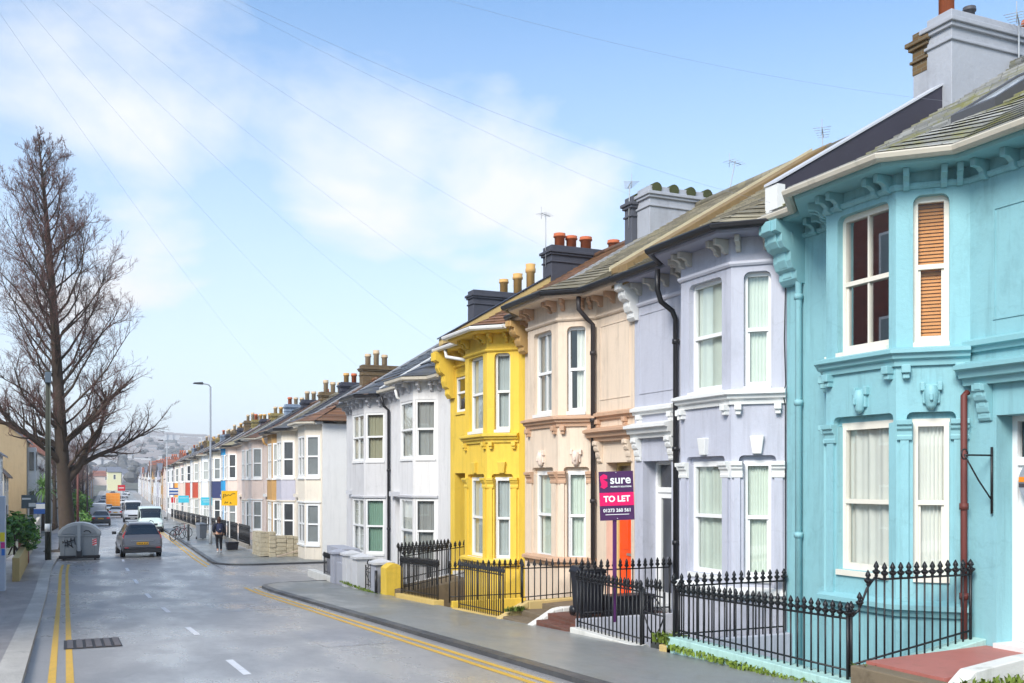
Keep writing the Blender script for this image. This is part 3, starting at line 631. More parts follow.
# ------------------------------------------------------------------ plainer houses (grey pair and the long row past the side street)
def pane_mat(k):
    return [M('far_pane_dark', (.05,.055,.06), .06, .2, 2, spec=.8), M('far_pane_grey', (.2,.22,.22), .08, .3, 2, spec=.8), M('far_pane_pale', (.42,.44,.42), .1, .2, 2, spec=.8)][k]
def plain_house(S):
    y0, y1 = S['y']; zb, ze = S['z']; X = S.get('xw', XW); pr_ = S.get('proj', .6); RX = S.get('ridge', 13.7); nearq = S.get('near', False)
    W = lambda x, y: (x+bend(y), y)
    root = thing('terraced_house', S['label'], 'house', (X+bend((y0+y1)/2), (y0+y1)/2, S['floor']), S.get('group'))
    ya, yb = y0+.006, y1-.006; c0, f0, f1, c1 = S['bay']
    pts = [W(X,ya), W(X,c0), W(X-pr_,f0), W(X-pr_,f1), W(X,c1), W(X,yb)]
    fac = [Facet(pts[i], pts[i+1]) for i in range(5)]
    w1, w0 = S['w1'], S['w0']; holes = {i: [] for i in range(5)}
    for i in (1, 2, 3):
        for z in (w0, w1): holes[i].append((.07, fac[i].w-.07, z[0], z[1], 'flat', .06))
    D = S['door']; di = 0 if D == 'near' else 4; dF = fac[di]
    dc = dF.w*(.5 if dF.w < 2.4 else (.42 if D == 'near' else .58)); zd = S['floor']
    dh = (dc-.42, dc+.42, zd, zd+2.45, 'flat', .25); holes[di].append(dh)
    if S.get('upwin'): holes[di].append((dc-.3, dc+.3, w1[0]+.3, w1[1], 'flat', .1))
    mb = MB()
    for i, F in enumerate(fac): panel(mb, F, zb, ze, holes[i], .1)
    zr = ze+.08+SL*(RX-X+.45); xb = 2*RX-X
    if not S.get('hip'):
        for y in (ya, yb): mb.poly([W(X,y)+(zb,), W(X,y)+(ze,), W(RX,y)+(zr-.1,), W(xb,y)+(ze,), W(xb,y)+(zb,)])
    else:
        y = yb; mb.poly([W(X,y)+(zb,), W(X,y)+(ze,), W(RX,y)+(zr-.1,), W(xb,y)+(ze,), W(xb,y)+(zb,)])
    mb.quad(W(xb,ya)+(zb,), W(xb,yb)+(zb,), W(xb,yb)+(ze,), W(xb,ya)+(ze,))
    mb.quad(W(X+.3,ya)+(zd-.05,), W(xb,ya)+(zd-.05,), W(xb,yb)+(zd-.05,), W(X+.3,yb)+(zd-.05,))
    wall = mb.build('wall', S['wall'], root)
    if S.get('hip'):
        q = MB(); q.poly([W(X,ya)+(zb,), W(X,ya)+(ze,), W(xb,ya)+(ze,), W(xb,ya)+(zb,)]); q.build('side_wall', S['sidemat'], root)
    r = random.Random(int(y0*10))
    for i in (1, 2, 3):
        F = fac[i]
        for lev, z in ((0, w0), (1, w1)):
            h = holes[i][lev]; hh = (h[0], h[1], z[0], z[1])
            if nearq: window(root, F, hh, .06, mid=.5, mull=(.5,) if i == 2 and F.w > 1.4 else (), curtain=S['curt'](lev, i), fw=.055, gap=.08, sill=UPVC if lev else WHITE)
            else:
                q = MB(); t = .085; d0, d1 = -.07, .0
                F.box(q, h[0]-.01, h[0]+t, d0, d1, z[0], z[1]); F.box(q, h[1]-t, h[1]+.01, d0, d1, z[0], z[1]); F.box(q, h[0]+t, h[1]-t, d0, d1-.002, z[0], z[0]+t*1.6); F.box(q, h[0]+t, h[1]-t, d0, d1-.002, z[1]-t, z[1])
                zm = (z[0]+z[1])/2; F.box(q, h[0]+t, h[1]-t, d0, d1-.004, zm-.035, zm+.035)
                if i == 2: m = F.w/2; F.box(q, m-.055, m+.055, d0, d1-.006, z[0]+t, z[1]-t)
                F.box(q, h[0]-.03, h[1]+.03, -.02, .06, z[0]-.08, z[0]-.004)
                w = q.build('window', UPVC, root)
                q = MB(); q.quad(F.P(h[0],-.06,z[0]), F.P(h[0],-.06,z[1]), F.P(h[1],-.06,z[1]), F.P(h[1],-.06,z[0])); q.build('pane', pane_mat(r.choice((0,1,1,2,2))), w)
    if S.get('upwin'):
        h = (dc-.3, dc+.3, w1[0]+.3, w1[1]); window(root, dF, h, .1, mid=.5)
    bay = pts[1:5]
    if S.get('panel'):
        q = MB(); za, zz = w0[1]+.1, w1[0]-.1
        sweep(q, bay, [(-.01,za),(.014,za),(.014,zz),(-.01,zz)]); q.build('bay_panel', S['panel'], root)
    q = MB()
    for zz in (w0[1]+.06, ): sweep(q, bay, [(-.01,zz-.03),(.05,zz-.03),(.06,zz+.03),(-.01,zz+.05)])
    q.build('string_course', S.get('trim', WHITE), root)
    # door
    q = MB(); dF.box(q, dh[0]+.06, dh[1]-.06, -.25, -.2, zd+.02, zd+2.0); leaf = q.build('door', S['doormat'], root)
    q = MB(); dF.box(q, dh[0], dh[0]+.06, -.26, -.16, zd, zd+2.45); dF.box(q, dh[1]-.06, dh[1], -.26, -.16, zd, zd+2.45); dF.box(q, dh[0]+.06, dh[1]-.06, -.26, -.162, zd+2.0, zd+2.08); dF.box(q, dh[0]+.06, dh[1]-.06, -.26, -.162, zd+2.39, zd+2.45); fm = q.build('door_frame', WHITE, root)
    q = MB(); q.quad(dF.P(dh[0]+.06,-.24,zd+2.08), dF.P(dh[0]+.06,-.24,zd+2.39), dF.P(dh[1]-.06,-.24,zd+2.39), dF.P(dh[1]-.06,-.24,zd+2.08)); q.build('fanlight', pane_mat(0), fm)
    q = MB(); dF.box(q, dh[0]-.2, dh[1]+.2, -.01, .16, zd+2.52, zd+2.68); q.build('door_hood', S.get('trim', WHITE), root)
    # eaves
    q = MB(); sweep(q, pts, [(-.02,ze-.03),(.3,ze-.03),(.32,ze+.08),(-.02,ze+.08)]); q.build('soffit', S.get('trim', WHITE), root)
    q = MB(); sweep(q, pts, [(.325,ze+.08),(.33,ze+.0),(.38,ze-.03),(.44,ze+.0),(.45,ze+.08)]); q.build('gutter', S['gut'], root)
    if nearq:
        for F in fac:
            for j in range(max(2, int(F.w/.5))):
                if F.w > .3: small_bracket(root, F, F.w*(j+.5)/max(2, int(F.w/.5)), ze-.03, S['trim'], .25, .09, .3)
    # roof
    E = [Vector((p.x, min(max(p.y, ya), yb), ze+.1)) for p in offs(pts, .4)]
    hp = S.get('hip'); xq = X+1.1
    if hp: E[0].y = ya-.35
    Q = [Vector((xq+bend(e.y), max(e.y, ya+.9) if hp else e.y, ze+.08+SL*(xq-X+.45))) for e in E]
    G = [Vector((RX+bend(e.y), max(e.y, ya+3.4) if hp else e.y, zr)) for e in E]
    q = MB(); roof_surface(q, E, Q, G, 3, 9, .03)
    gy = ya+3.4 if hp else ya
    q.quad(W(RX,gy)+(zr,), W(RX,yb)+(zr,), W(xb+.3,yb)+(ze,), W(xb+.3,ya)+(ze,))
    if hp:
        A = Vector((X-.35+bend(ya), ya-.35, ze+.1)); B = Vector((xb+.3+bend(ya), ya-.35, ze+.1)); C_ = Vector((RX+bend(gy), gy, zr)); n = 12
        for k in range(n):
            t0, t1 = k/n, (k+1)/n+.004; u = Vector((0,0,.035)); a0, b0, a1, b1 = A.lerp(C_, t0), B.lerp(C_, t0), A.lerp(C_, t1), B.lerp(C_, t1)
            q.quad(a0+u, b0+u, b1, a1); q.quad(a0, b0, b0+u, a0+u)
    roof = q.build('roof', S['roofmat'], root)
    q = MB(); q.tube([W(RX,gy)+(zr+.02,), W(RX,yb)+(zr+.02,)], .11, 8); q.build('ridge_tile', S.get('ridgemat', S['roofmat']), roof)
    q = MB()  # lead or cement verge on the party line
    yv = yb-.12; q.prism([W(X-.3,yv)+(ze+.2,), W(RX,yv)+(zr+.12,), W(RX,yv)+(zr,), W(X-.3,yv)+(ze+.05,)], (0,.24,0)); q.build('verge', S.get('verge', LEAD), roof)
    if S.get('chim'):
        m, ps, hh = S['chim']; cx = RX-.55+bend(y1)
        chimney(root, cx, cx+1.9, y1-.32, y1+.28, ze+.9, ze+hh, m, [(cx+.35+j*.42, h, .15, pm) for j, (h, pm) in enumerate(ps)])
    return root

# grey pair
GREYA = stucco('pale_grey', hexc(222,221,221), .18); GREYB = stucco('mid_grey', hexc(205,204,205), .24)
GREYTR = M('grey_trim', hexc(196,196,200), .6, .1, 3, 0, 60, .4, (.3,.29,.27), 3)
def curt_a(lev, i): return (NETW if i == 2 else M('dim_blind', (.36,.36,.36), .9))
def curt_b(lev, i): return (NETW if i == 2 else (M('green_room', (.26,.40,.32), .9) if lev == 0 else M('olive_room', (.38,.36,.26), .9)))
GA = plain_house(dict(label='pale grey terraced house with white bay windows beside the yellow house', y=(27.2,33.25), z=(-2.6,5.05), floor=-1.0, bay=(28.25,28.72,30.05,30.45), near=True, proj=.62, curt=curt_a, ridge=14.6,
    wall=GREYA, trim=GREYTR, w1=(2.72,4.48), w0=(-.45,1.5), door='far', doormat=M('white_door', (.7,.7,.7), .4), gut=GUT_W, roofmat=ROOF_S, verge=WHITE, upwin=False))
GB = plain_house(dict(label='mid grey terraced house on the side-street corner with black downpipe', y=(33.25,38.9), z=(-2.6,4.95), floor=-1.0, bay=(33.55,34.15,35.75,36.2), near=True, proj=.62, curt=curt_b, ridge=14.6,
    wall=GREYB, trim=GREYTR, w1=(2.75,4.42), w0=(-.5,1.42), door='far', doormat=M('white_door', (.7,.7,.7), .4), gut=BLACK, roofmat=ROOF_S, verge=LEAD,
    chim=None))
pipe(GA, [(9.85,33.0,4.95),(9.95,33.0,4.6),(10.12,33.0,4.45),(10.12,33.0,-1.2)], BLACK, .05, 'downpipe', [(10.12,33.0,2.4),(10.12,33.0,.4)])
pipe(GA, [(9.8,31.2,5.0),(9.85,31.2,4.75),(10.12,31.1,4.6)], WHITE, .05, 'downpipe')
chimney(GA, 13.25, 16.3, 33.0, 33.55, 5.8, 8.85, DKSTK, [(14.55,.5,.16,BUFFPOT),(15.1,.75,.17,BUFFPOT),(15.62,1.15,.17,BUFFPOT)])
# the row past the side street
CREAM = stucco('cream', hexc(226,216,200), .2); PINKC = stucco('pink_cream', hexc(224,204,192), .2); WHT = stucco('white', hexc(226,227,228), .12); GRYL = stucco('pale_lilac', hexc(186,184,196), .18)
OCH = stucco('ochre', hexc(186,146,92), .2); BLU = stucco('azure', hexc(48,150,204), .1); NAVY = stucco('navy', hexc(56,64,104), .1); RED = stucco('brick_red', hexc(186,78,58), .12); ORG = stucco('orange', hexc(226,158,66), .12); PLUM = stucco('plum', hexc(110,76,84), .12)
SLD = M('dark_stack', hexc(62,64,76), .7, .15, 2); SLB = M('blue_grey_stack', hexc(126,140,158), .7, .1, 2); OCB = brickmat('ochre_stack_brick', hexc(134,116,58), hexc(154,136,72), hexc(150,140,110))
FP = lambda *a: [(h, p) for h, p in a]
Tt, Bb = TERRA, BUFFPOT; Pp = M('pale_pot', hexc(196,172,140), .8, .15, 5)
EDGE = [43.06,47.5,52.3,57.8,63.8,70.5,77.2,83,88.4,93.8,99.2,104.6,110,115.4,120.8,126.2,131.6,137,142.4,147.8,153.2,158.6,164,170]
LOOK = [(CREAM,None,'cream end-of-row house with a white side wall'),(CREAM,GRYL,'cream house with a lilac-grey bay panel'),(OCH,None,'tan and ochre fronted house'),(PINKC,None,'pinkish cream house left of the ochre one'),
 (PINKC,None,'pinkish cream house behind the black downpipe'),(PINKC,None,'pinkish cream house above the yellow sign'),(BLU,None,'azure blue terraced house'),(CREAM,NAVY,'cream house with a navy bay panel beside the azure house'),
 (CREAM,None,'plain cream house one past the navy bay panel'),(WHT,None,'whitish house two past the navy bay panel'),(CREAM,None,'plain cream house three past the navy bay panel'),(CREAM,RED,'cream house with the nearest red bay panel'),
 (WHT,None,'whitish house between two red bay panels'),(CREAM,RED,'cream house with the second red bay panel'),(CREAM,None,'plain cream house just past the red panels'),(PINKC,None,'pinkish house two past the red panels'),
 (CREAM,None,'plain cream house just before the orange bay panel'),(CREAM,ORG,'cream house with the orange bay panel'),(PLUM,None,'plum coloured narrow house front'),(WHT,None,'white house next past the plum one'),
 (WHT,GRYL,'white house with a grey bay panel far down the row'),(WHT,None,'last white house but one in the row'),(PINKC,None,'pinkish house closing the long row')]
STK = [(BROWNSTK,FP((.55,Pp),(.75,Pp),(.55,Pp)),3.15),(SLD,FP((.5,Bb),(.5,Tt)),2.75),(BROWNSTK,FP((.7,Pp),(.6,Pp),(.6,Pp)),2.7),(SLD,FP((.55,Pp),(.55,Pp),(.55,Pp),(.75,Tt)),2.7),(SLB,FP((.5,Tt),(.5,Pp),(.5,Pp)),2.9),
       (OCB,FP((.5,Pp),(.5,Bb),(.5,Pp)),2.7),(SLD,FP((.4,Bb),(.5,Bb),(.4,Bb)),2.6),(OCB,FP((.5,Tt),(.5,Bb)),2.9)]
for i, (wm, pm, lab) in enumerate(LOOK):
    a, b = EDGE[i], EDGE[i+1]; z = prof((a+b)/2); w = b-a; flip = i % 2
    if flip == 0: bay = (a+w*.06, a+w*.06+.55, a+w*.06+2.1, a+w*.06+2.65)
    else: bay = (b-w*.06-2.65, b-w*.06-2.1, b-w*.06-.55, b-w*.06)
    ze = 4.55 if i < 7 else 4.5-(i-7)*.02
    s = STK[i % len(STK)]
    plain_house(dict(label=lab, y=(a, b), z=(z-1., ze), floor=z+.3, bay=bay, wall=wm, panel=pm, trim=wm if wm in (BLU, RED, PLUM) else CREAM if i % 3 else WHITE, w1=(ze-2.35,ze-.5), w0=(z+.75,z+2.55), door='far' if flip == 0 else 'near',
        doormat=[M('red_door',(.3,.03,.03),.4), M('blue_door',(.04,.08,.2),.4), M('white_door',(.7,.7,.7),.4), M('black_door',(.03,.03,.03),.4)][i % 4], gut=BLACK if i % 3 else GUT_W,
        roofmat=[ROOF_B, ROOF_S, ROOF_P][i % 3] if i else ROOF_B, hip=(i == 0), sidemat=stucco('bright_white', hexc(242,240,236), .1), chim=s, group='houses of the long terrace past the side street', ridge=13.6, verge=[LEAD, SLATEDARK][i % 2]))
HS = [o for o in bpy.data.objects if o.name.startswith('terraced_house')]
for yy, m in ((64.0, BLACK), (77.4, BLACK), (58.0, OCH), (88.5, CREAM), (104.7, BLACK), (121, BLACK)):
    host = min((o for o in HS if o.location.y < yy), key=lambda o: yy-o.location.y); bx = bend(yy)
    pipe(host, [(9.75+bx,yy-.2,4.5),(9.85+bx,yy-.2,4.2),(10.08+bx,yy-.2,4.05),(10.08+bx,yy-.2,prof(yy))], m, .07)
# ------------------------------------------------------------------ ground, road, pavements
YS = sorted(set([-14,-10,-6,-3] + [i*1.5 for i in range(0, 60)] + [90+i*6 for i in range(0, 30)] + [270+i*15 for i in range(0, 17)] + [31,35,40,45,50]))
def ribbon(name, x0, x1, dz0, dz1, mat, ya, yb, skirt=0., kind='structure', bend_on=True, parent=None):
    """strip along the street between x0 and x1 (numbers or functions of y)"""
    mb = MB(); f0 = x0 if callable(x0) else (lambda y: x0); f1 = x1 if callable(x1) else (lambda y: x1)
    ys = [ya] + [y for y in YS if ya < y < yb] + [yb]; B = bend if bend_on else (lambda y: 0)
    A = [(f0(y)+B(y), y, prof(y)+dz0) for y in ys]; C_ = [(f1(y)+B(y), y, prof(y)+dz1) for y in ys]
    n = len(ys); pts = A + C_
    fs = [(i, n+i, n+i+1, i+1) for i in range(n-1)]
    if skirt:
        o = len(pts); pts = pts + [(x,y,z-skirt) for x,y,z in A] + [(x,y,z-skirt) for x,y,z in C_]
        fs += [(i, i+1, o+i+1, o+i) for i in range(n-1)] + [(n+i, o+n+i, o+n+i+1, n+i+1) for i in range(n-1)] + [(0, o, o+n, n), (n-1, 2*n-1, o+2*n-1, o+n-1)]
    mb.add(pts, fs); o = mb.build(name, mat, parent)
    if kind: o['kind'] = kind
    return o
ROADM = pav('wet_asphalt', hexc(168,165,163), .88, .42, .24, .09, 70.)
PAVL = pav('paving_slabs', hexc(158,149,143), .84, .58, .36, .08, 90., None, .7, (.6,.75))
PAVR = pav('dark_pavement', hexc(150,153,151), .8, .48, .28, .1, 90., hexc(124,116,92), .6)
KERBL = pav('granite_kerb', hexc(204,198,188), .9, .65, .5, .1, 60., hexc(150,143,132), .3, (0,.92))
KERBD = pav('dark_kerb', hexc(78,79,82), .85, .55, .35, .2, 60., hexc(110,110,106), .5, (0,.92))
YLINE = M('worn_yellow_paint', hexc(214,170,62), .55, .1, 3, .1, 80, .62, hexc(120,112,100), 4.5, False)
WLINE = M('worn_white_paint', hexc(222,222,224), .55, .06, 3, .1, 80, .45, hexc(130,130,134), 4, False)
ribbon('road', -.5, 5.75, 0, 0, ROADM, -14, 520)
# side street and its mouth
mb = MB(); xs = [5.75, 7, 9, 12, 20, 40, 80]
for i in range(len(xs)-1): mb.quad((xs[i],32.2,-1.46),(xs[i+1],32.2,-1.46),(xs[i+1],44.6,-1.47),(xs[i],44.6,-1.47))
struct('side_street', mb, ROADM)
ribbon('kerb', -.85, -.5, .11, .1, KERBL, -14, 420, .3)
ribbon('pavement', -2.6, -.85, .13, .106, PAVL, -14, 420, .3)
def fan(name, outer, z, mat, skirt=.3):
    mb = MB(); n = len(outer); mb.add([(x,y,z(x,y)) for x,y in outer] + [(x,y,z(x,y)-skirt) for x,y in outer], [tuple(range(n))] + [(i, (i+1) % n, n+(i+1) % n, n+i) for i in range(n)])
    return struct(name, mb, mat)
pz = lambda x, y: prof(y)+.105+.018*(x-5.9)
ribbon('kerb', 5.75, 5.92, .07, .075, KERBD, -14, 32.0, .3)
ribbon('pavement', 5.92, 8.12, .08, .06, PAVR, -14, 32.0, .3)
def arc(cx, cy, r, a0, a1, n=8): return [(cx+r*math.cos(a0+(a1-a0)*k/n), cy+r*math.sin(a0+(a1-a0)*k/n)) for k in range(n+1)]
# rounded corner of the near pavement, running into the side street
o_ = [(5.92,32.0)] + arc(7.25,32.35,1.33,PI,PI/2) + [(8.12,33.68),(16,33.9),(16,32.9),(8.12,32.9),(8.12,32.0)]
fan('pavement', o_, lambda x, y: prof(y)+.08-.009*(min(x,8.12)-5.92), PAVR)
k_ = [(5.75,32.0)] + arc(7.25,32.35,1.5,PI,PI/2) + [(8.12,33.85),(16,34.07),(16,33.9),(8.12,33.68)] + arc(7.25,32.35,1.33,PI/2,PI) + [(5.92,32.0)]
fan('kerb', k_, lambda x, y: prof(y)+.075, KERBD)
ribbon('yard_paving', 8.55, 10.25, .2, .22, M('yard_concrete', hexc(150,150,150), .8, .12, 2), 27.4, 33.2, .4)
# far pavement
o_ = [(5.92,46.0),(8.15,46.0),(16,45.4),(16,42.3),(8.6,42.4)] + arc(7.5,44.0,1.58,-PI/2*.86,-PI,8)
fan('pavement', o_, lambda x, y: -1.5+.104, PAVR)
k_ = [(5.75,46.0),(5.92,46.0)] + arc(7.5,44.0,1.58,-PI,-PI/2*.86,8) + [(8.6,42.4),(16,42.3),(16,42.13),(8.6,42.23)] + arc(7.5,44.0,1.75,-PI/2*.86,-PI,8)
fan('kerb', k_, lambda x, y: -1.5+.1, KERBD)
ribbon('kerb', 5.75, 5.92, .095, .1, KERBD, 46.0, 420, .3)
ribbon('pavement', 5.92, 8.15, .104, .14, PAVR, 46.0, 420, .3)
ribbon('yard_paving', 8.15, 10.25, .15, .2, M('yard_concrete', (0,0,0)), 46.0, 420, .4)
# painted lines
dy = lambda x: ribbon('yellow_line', x-.05, x+.05, .004, .004, YLINE, -14, 46.5)
dy(-.16); dy(.06)
ribbon('yellow_line', 5.24, 5.34, .004, .004, YLINE, -14, 33.0); ribbon('yellow_line', 5.44, 5.54, .004, .004, YLINE, -14, 32.3)
mb = MB(); mb.quad((5.24,33.0,-1.4485),(5.34,33.0,-1.4485),(9.6,34.6,-1.452),(9.6,34.75,-1.452)); mb.quad((5.2,33.0,-1.442),(5.2,33.12,-1.442),(5.7,33.12,-1.442),(5.7,33.0,-1.442)); struct('yellow_line', mb, YLINE)
mb = MB(); mb.quad((5.62,33.3,-1.442),(5.62,33.42,-1.442),(9.6,34.38,-1.448),(9.6,34.26,-1.448)); struct('yellow_line', mb, YLINE)
ribbon('yellow_line', 5.24, 5.34, .004, .004, YLINE, 42.6, 85); ribbon('yellow_line', 5.46, 5.56, .004, .004, YLINE, 43.6, 85)
for k in range(32):
    y = 8.2+k*5.6; ribbon('centre_line', 2.2, 2.31, .004, .004, WLINE, y, y+1.7)
# trench repairs in the asphalt
PATCHM = pav('patched_asphalt', hexc(156,155,158), .88, .4, .22, .08)
for (a, b, c, d, k) in ((3.3,5.0,24.2,27.6,0), (3.9,5.2,16.2,19.,1), (.7,1.3,23,31,2)):
    ribbon('road_patch', a, b, .0025, .0025, PATCHM, c, d)
# brown damp patches on the right-hand pavement
# lower ground under houses and behind them, one sheet to the horizon
gx = [-900,-500,-300,-150,-80,-40,-20,-12,-8,-4,-2.7,-.6,3,5.8,8.05,8.2,10,14,19.5,22,30,50,80,140,250,400,700,1200]
gy = [-120,-60,-30,-14,-8,0,6,7,10,14,18,22,26,30,34,38,44,50,60,75,90,110,140,170,200,240,260,300,330,360,420,520,600,700,800,950,1100,1300,1500,1700,1900,2200]
def gz(x, y):
    xx = x-bend(min(y, 400)); z = prof(y)-(.06 if y < 150 else .14)
    if 8.1 < xx < 19.6 and 5 < y < 33: return -2.5
    if xx > 19: z += min(6, (xx-19)*.03)
    if xx < -6: z += min(5, (-6-xx)*.03)
    if y > 520: z = hill(x, y)
    return z
def hill(x, y):
    t = max(0, min(1, (y-520)/1080)); t = t*t*(3-2*t)
    top = 54+7*math.sin(x*.006+.7)+5*math.sin(x*.017)+ (x-150)*.028
    top = max(34, min(64, top))
    return 1+(top-1)*t+3*math.sin(x*.02+y*.013)*t
mb = MB(); n = len(gx)
mb.add([(x,y,gz(x,y)) for y in gy for x in gx], [(j*n+i, j*n+i+1, (j+1)*n+i+1, (j+1)*n+i) for j in range(len(gy)-1) for i in range(n-1)])
m, nn, l, b = newmat('ground_cover'); g = nn.new('ShaderNodeNewGeometry').outputs['Position']
c = mixc(nn, l, ramp(nn, l, noise(nn, l, g, .02, 6, .7), .35, .65), hexc(96,104,86), hexc(118,116,108)); c = mixc(nn, l, ramp(nn, l, noise(nn, l, g, .3, 5), .4, .6), c, hexc(84,84,78))
l.new(c, b.inputs['Base Color']); b.inputs['Roughness'].default_value = .9
struct('ground', mb, m)
# lightwell floors and retaining walls of the front areas
mb = MB(); mb.box(8.2,7.0,-2.3,10.6,27.3,-2.12); struct('area_floor', mb, M('damp_concrete', hexc(92,94,90), .6, .2, 2))
# ------------------------------------------------------------------ front areas: plinths, paths, railings, pillars, bins
def finial(mb, x, y, z, style, s=1.):
    if style == 'fleur':
        mb.lathe([(.012*s,z),(.02*s,z+.012),(.014*s,z+.025),(.036*s,z+.05),(.042*s,z+.07),(.02*s,z+.085),(.016*s,z+.1),(.03*s,z+.12),(.022*s,z+.145),(.004*s,z+.185)], (x,y,0), 6, True)
        mb.tube([(x-.02*s,y-.02*s,z+.07),(x-.045*s,y-.045*s,z+.1),(x-.03*s,y-.03*s,z+.12)], .009*s, 4); mb.tube([(x+.02*s,y+.02*s,z+.07),(x+.045*s,y+.045*s,z+.1),(x+.03*s,y+.03*s,z+.12)], .009*s, 4)
    else:
        mb.lathe([(.012*s,z),(.014*s,z+.04),(.036*s,z+.05),(.03*s,z+.075),(.004*s,z+.18)], (x,y,0), 5, False)
def railing(label, p0, p1, zb, zt, spacing=.125, style='fleur', group='black iron railings', low=.1, extra=None, railr=.014, s=1.15, swoop=None):
    """zb, zt: (start, end) heights of bar feet and of the rail; finials stand above the rail"""
    p0 = Vector(p0); p1 = Vector(p1); L = (p1-p0).length; n = max(2, round(L/spacing))
    root = thing('iron_railing', label, 'railing', (p0.x, p0.y, zb[0]), group)
    T = swoop or (lambda t: zt[0]+(zt[1]-zt[0])*t)
    Bf = lambda t: zb[0]+(zb[1]-zb[0])*t
    q = MB(); N = 16
    q.tube([(p0.lerp(p1, k/N).x, p0.lerp(p1, k/N).y, T(k/N)) for k in range(N+1)], railr, 6)
    q.build('rail', IRON, root)
    if low:
        q = MB(); q.tube([(p0.x,p0.y,zb[0]+low),(p1.x,p1.y,zb[1]+low)], railr*.9, 6); q.build('rail', IRON, root)
    cache = {}
    for k in range(n+1):
        t = k/n; p = p0.lerp(p1, t); h = T(t)-Bf(t); key = round(h, 2); post = k in (0, n)
        if (key, post) in cache:
            o = bpy.data.objects.new('bar', cache[(key, post)]); COL.objects.link(o); o.parent = root
            o.location = (p.x-p0.x, p.y-p0.y, Bf(t)-zb[0])
        else:
            q = MB(); q.tube([(0,0,-.04),(0,0,key+.01)], .019 if post else .0115, 6); finial(q, 0, 0, key+.005, style, s*(1.2 if post else 1))
            o = q.build('bar', IRON); o.parent = root; o.location = (p.x-p0.x, p.y-p0.y, Bf(t)-zb[0]); cache[(key, post)] = o.data
    if extra: extra(root)
    return root
def wall_thing(label, mb, mat, name='low_wall', cat='low wall', group=None, bevel=.012):
    o = mb.build(name, mat, None, bevel); return tag(o, label, cat, group)
TEALP = stucco('pale_teal_plinth', hexc(176,212,204), .5); WPL = M('white_plinth', hexc(214,212,205), .7, .1, 2, .2, 30, .5, hexc(128,130,112), 1.6)
YPL = M('yellow_plinth', hexc(214,184,110), .7, .12, 2, .2, 30, .5, hexc(120,104,62), 1.6)
REDTILE = brickmat('red_path_tiles', hexc(120,76,62), hexc(98,62,50), hexc(104,84,74)); STEP = M('worn_stone_step', hexc(118,104,84), .75, .2, 3, .3, 30, .6, hexc(74,66,48), 2, False)
PINKTILE = M('pink_red_tiles', hexc(172,104,94), .5, .15, 2.5, .15, 40, .5, hexc(120,80,66), 2.2, False)

# turquoise house: plinth, path, return wall
mb = MB(); mb.box(8.02,8.72,-.9,8.3,12.42,-.255); wall_thing('pale green mossy plinth under the railing of the turquoise house', mb, TEALP)
mb = MB(); mb.hexa([(8.3,8.72,-2.2),(10.2,8.72,-2.2),(10.2,8.98,-2.2),(8.3,8.98,-2.2)], [(8.3,8.72,-.2),(10.2,8.72,.1),(10.2,8.98,.1),(8.3,8.98,-.2)]); wall_thing('pale green sloping wall beside the red path', mb, TEALP)
mb = MB(); mb.hexa([(8.3,7.62,-.6),(10.6,7.62,-.6),(10.6,8.72,-.6),(8.3,8.72,-.6)], [(8.3,7.62,-.03),(10.6,7.62,.03),(10.6,8.72,.03),(8.3,8.72,-.03)]); struct('path', mb, PINKTILE)
mb = MB(); mb.box(8.06,7.55,-.6,8.298,8.715,-.06); tag(mb.build('stone_step', STEP, None, .015), 'worn grey stone step in front of the pinkish red path', 'step')
mb = MB()
for a, b in zip([(8.15,-.2),(8.5,.06),(9.2,.14)], [(8.5,.06),(9.2,.14),(10.2,.2)]):
    mb.hexa([(a[0],7.4,-.7),(b[0],7.4,-.7),(b[0],7.6,-.7),(a[0],7.6,-.7)], [(a[0],7.4,a[1]),(b[0],7.4,b[1]),(b[0],7.6,b[1]),(a[0],7.6,a[1])])
wall_thing('white curved coping along the near side of the red path', mb, WPL)
mb = MB(); mb.hexa([(8.05,5.0,-.6),(10.2,5.0,-.6),(10.2,7.4,-.6),(8.05,7.4,-.6)], [(8.05,5.0,-.12),(10.2,5.0,.0),(10.2,7.4,.0),(8.05,7.4,-.18)]); struct('garden_bed', mb, M('brick_rubble_soil', hexc(112,78,58), .9, .35, 6, .5, 20, .6, hexc(70,78,40), 3, False))
railing('low black fleur-topped railing at the pavement before the turquoise house', (8.16,12.3), (8.16,8.86), (-.26,-.25), (.36,.44))
railing('tall black railing climbing to the turquoise house wall', (8.2,8.85), (10.08,8.85), (-.19,.09), (0,0), .125, swoop=lambda t: .45+.42*(min(1, max(0, (t-.04)/.2)))**1.2*(3-2*min(1, max(0, (t-.04)/.2)))/1 if t < .24 else .87)
# party line between turquoise and lilac
mb = MB(); mb.box(8.3,12.26,-2.2,10.2,12.42,-.32); wall_thing('lilac wall between the lilac and turquoise basement areas', mb, LILAC)
railing('black railing between the lilac house and the turquoise house', (8.1,12.34), (10.1,12.34), (-.32,-.32), (.48,.48), .13)
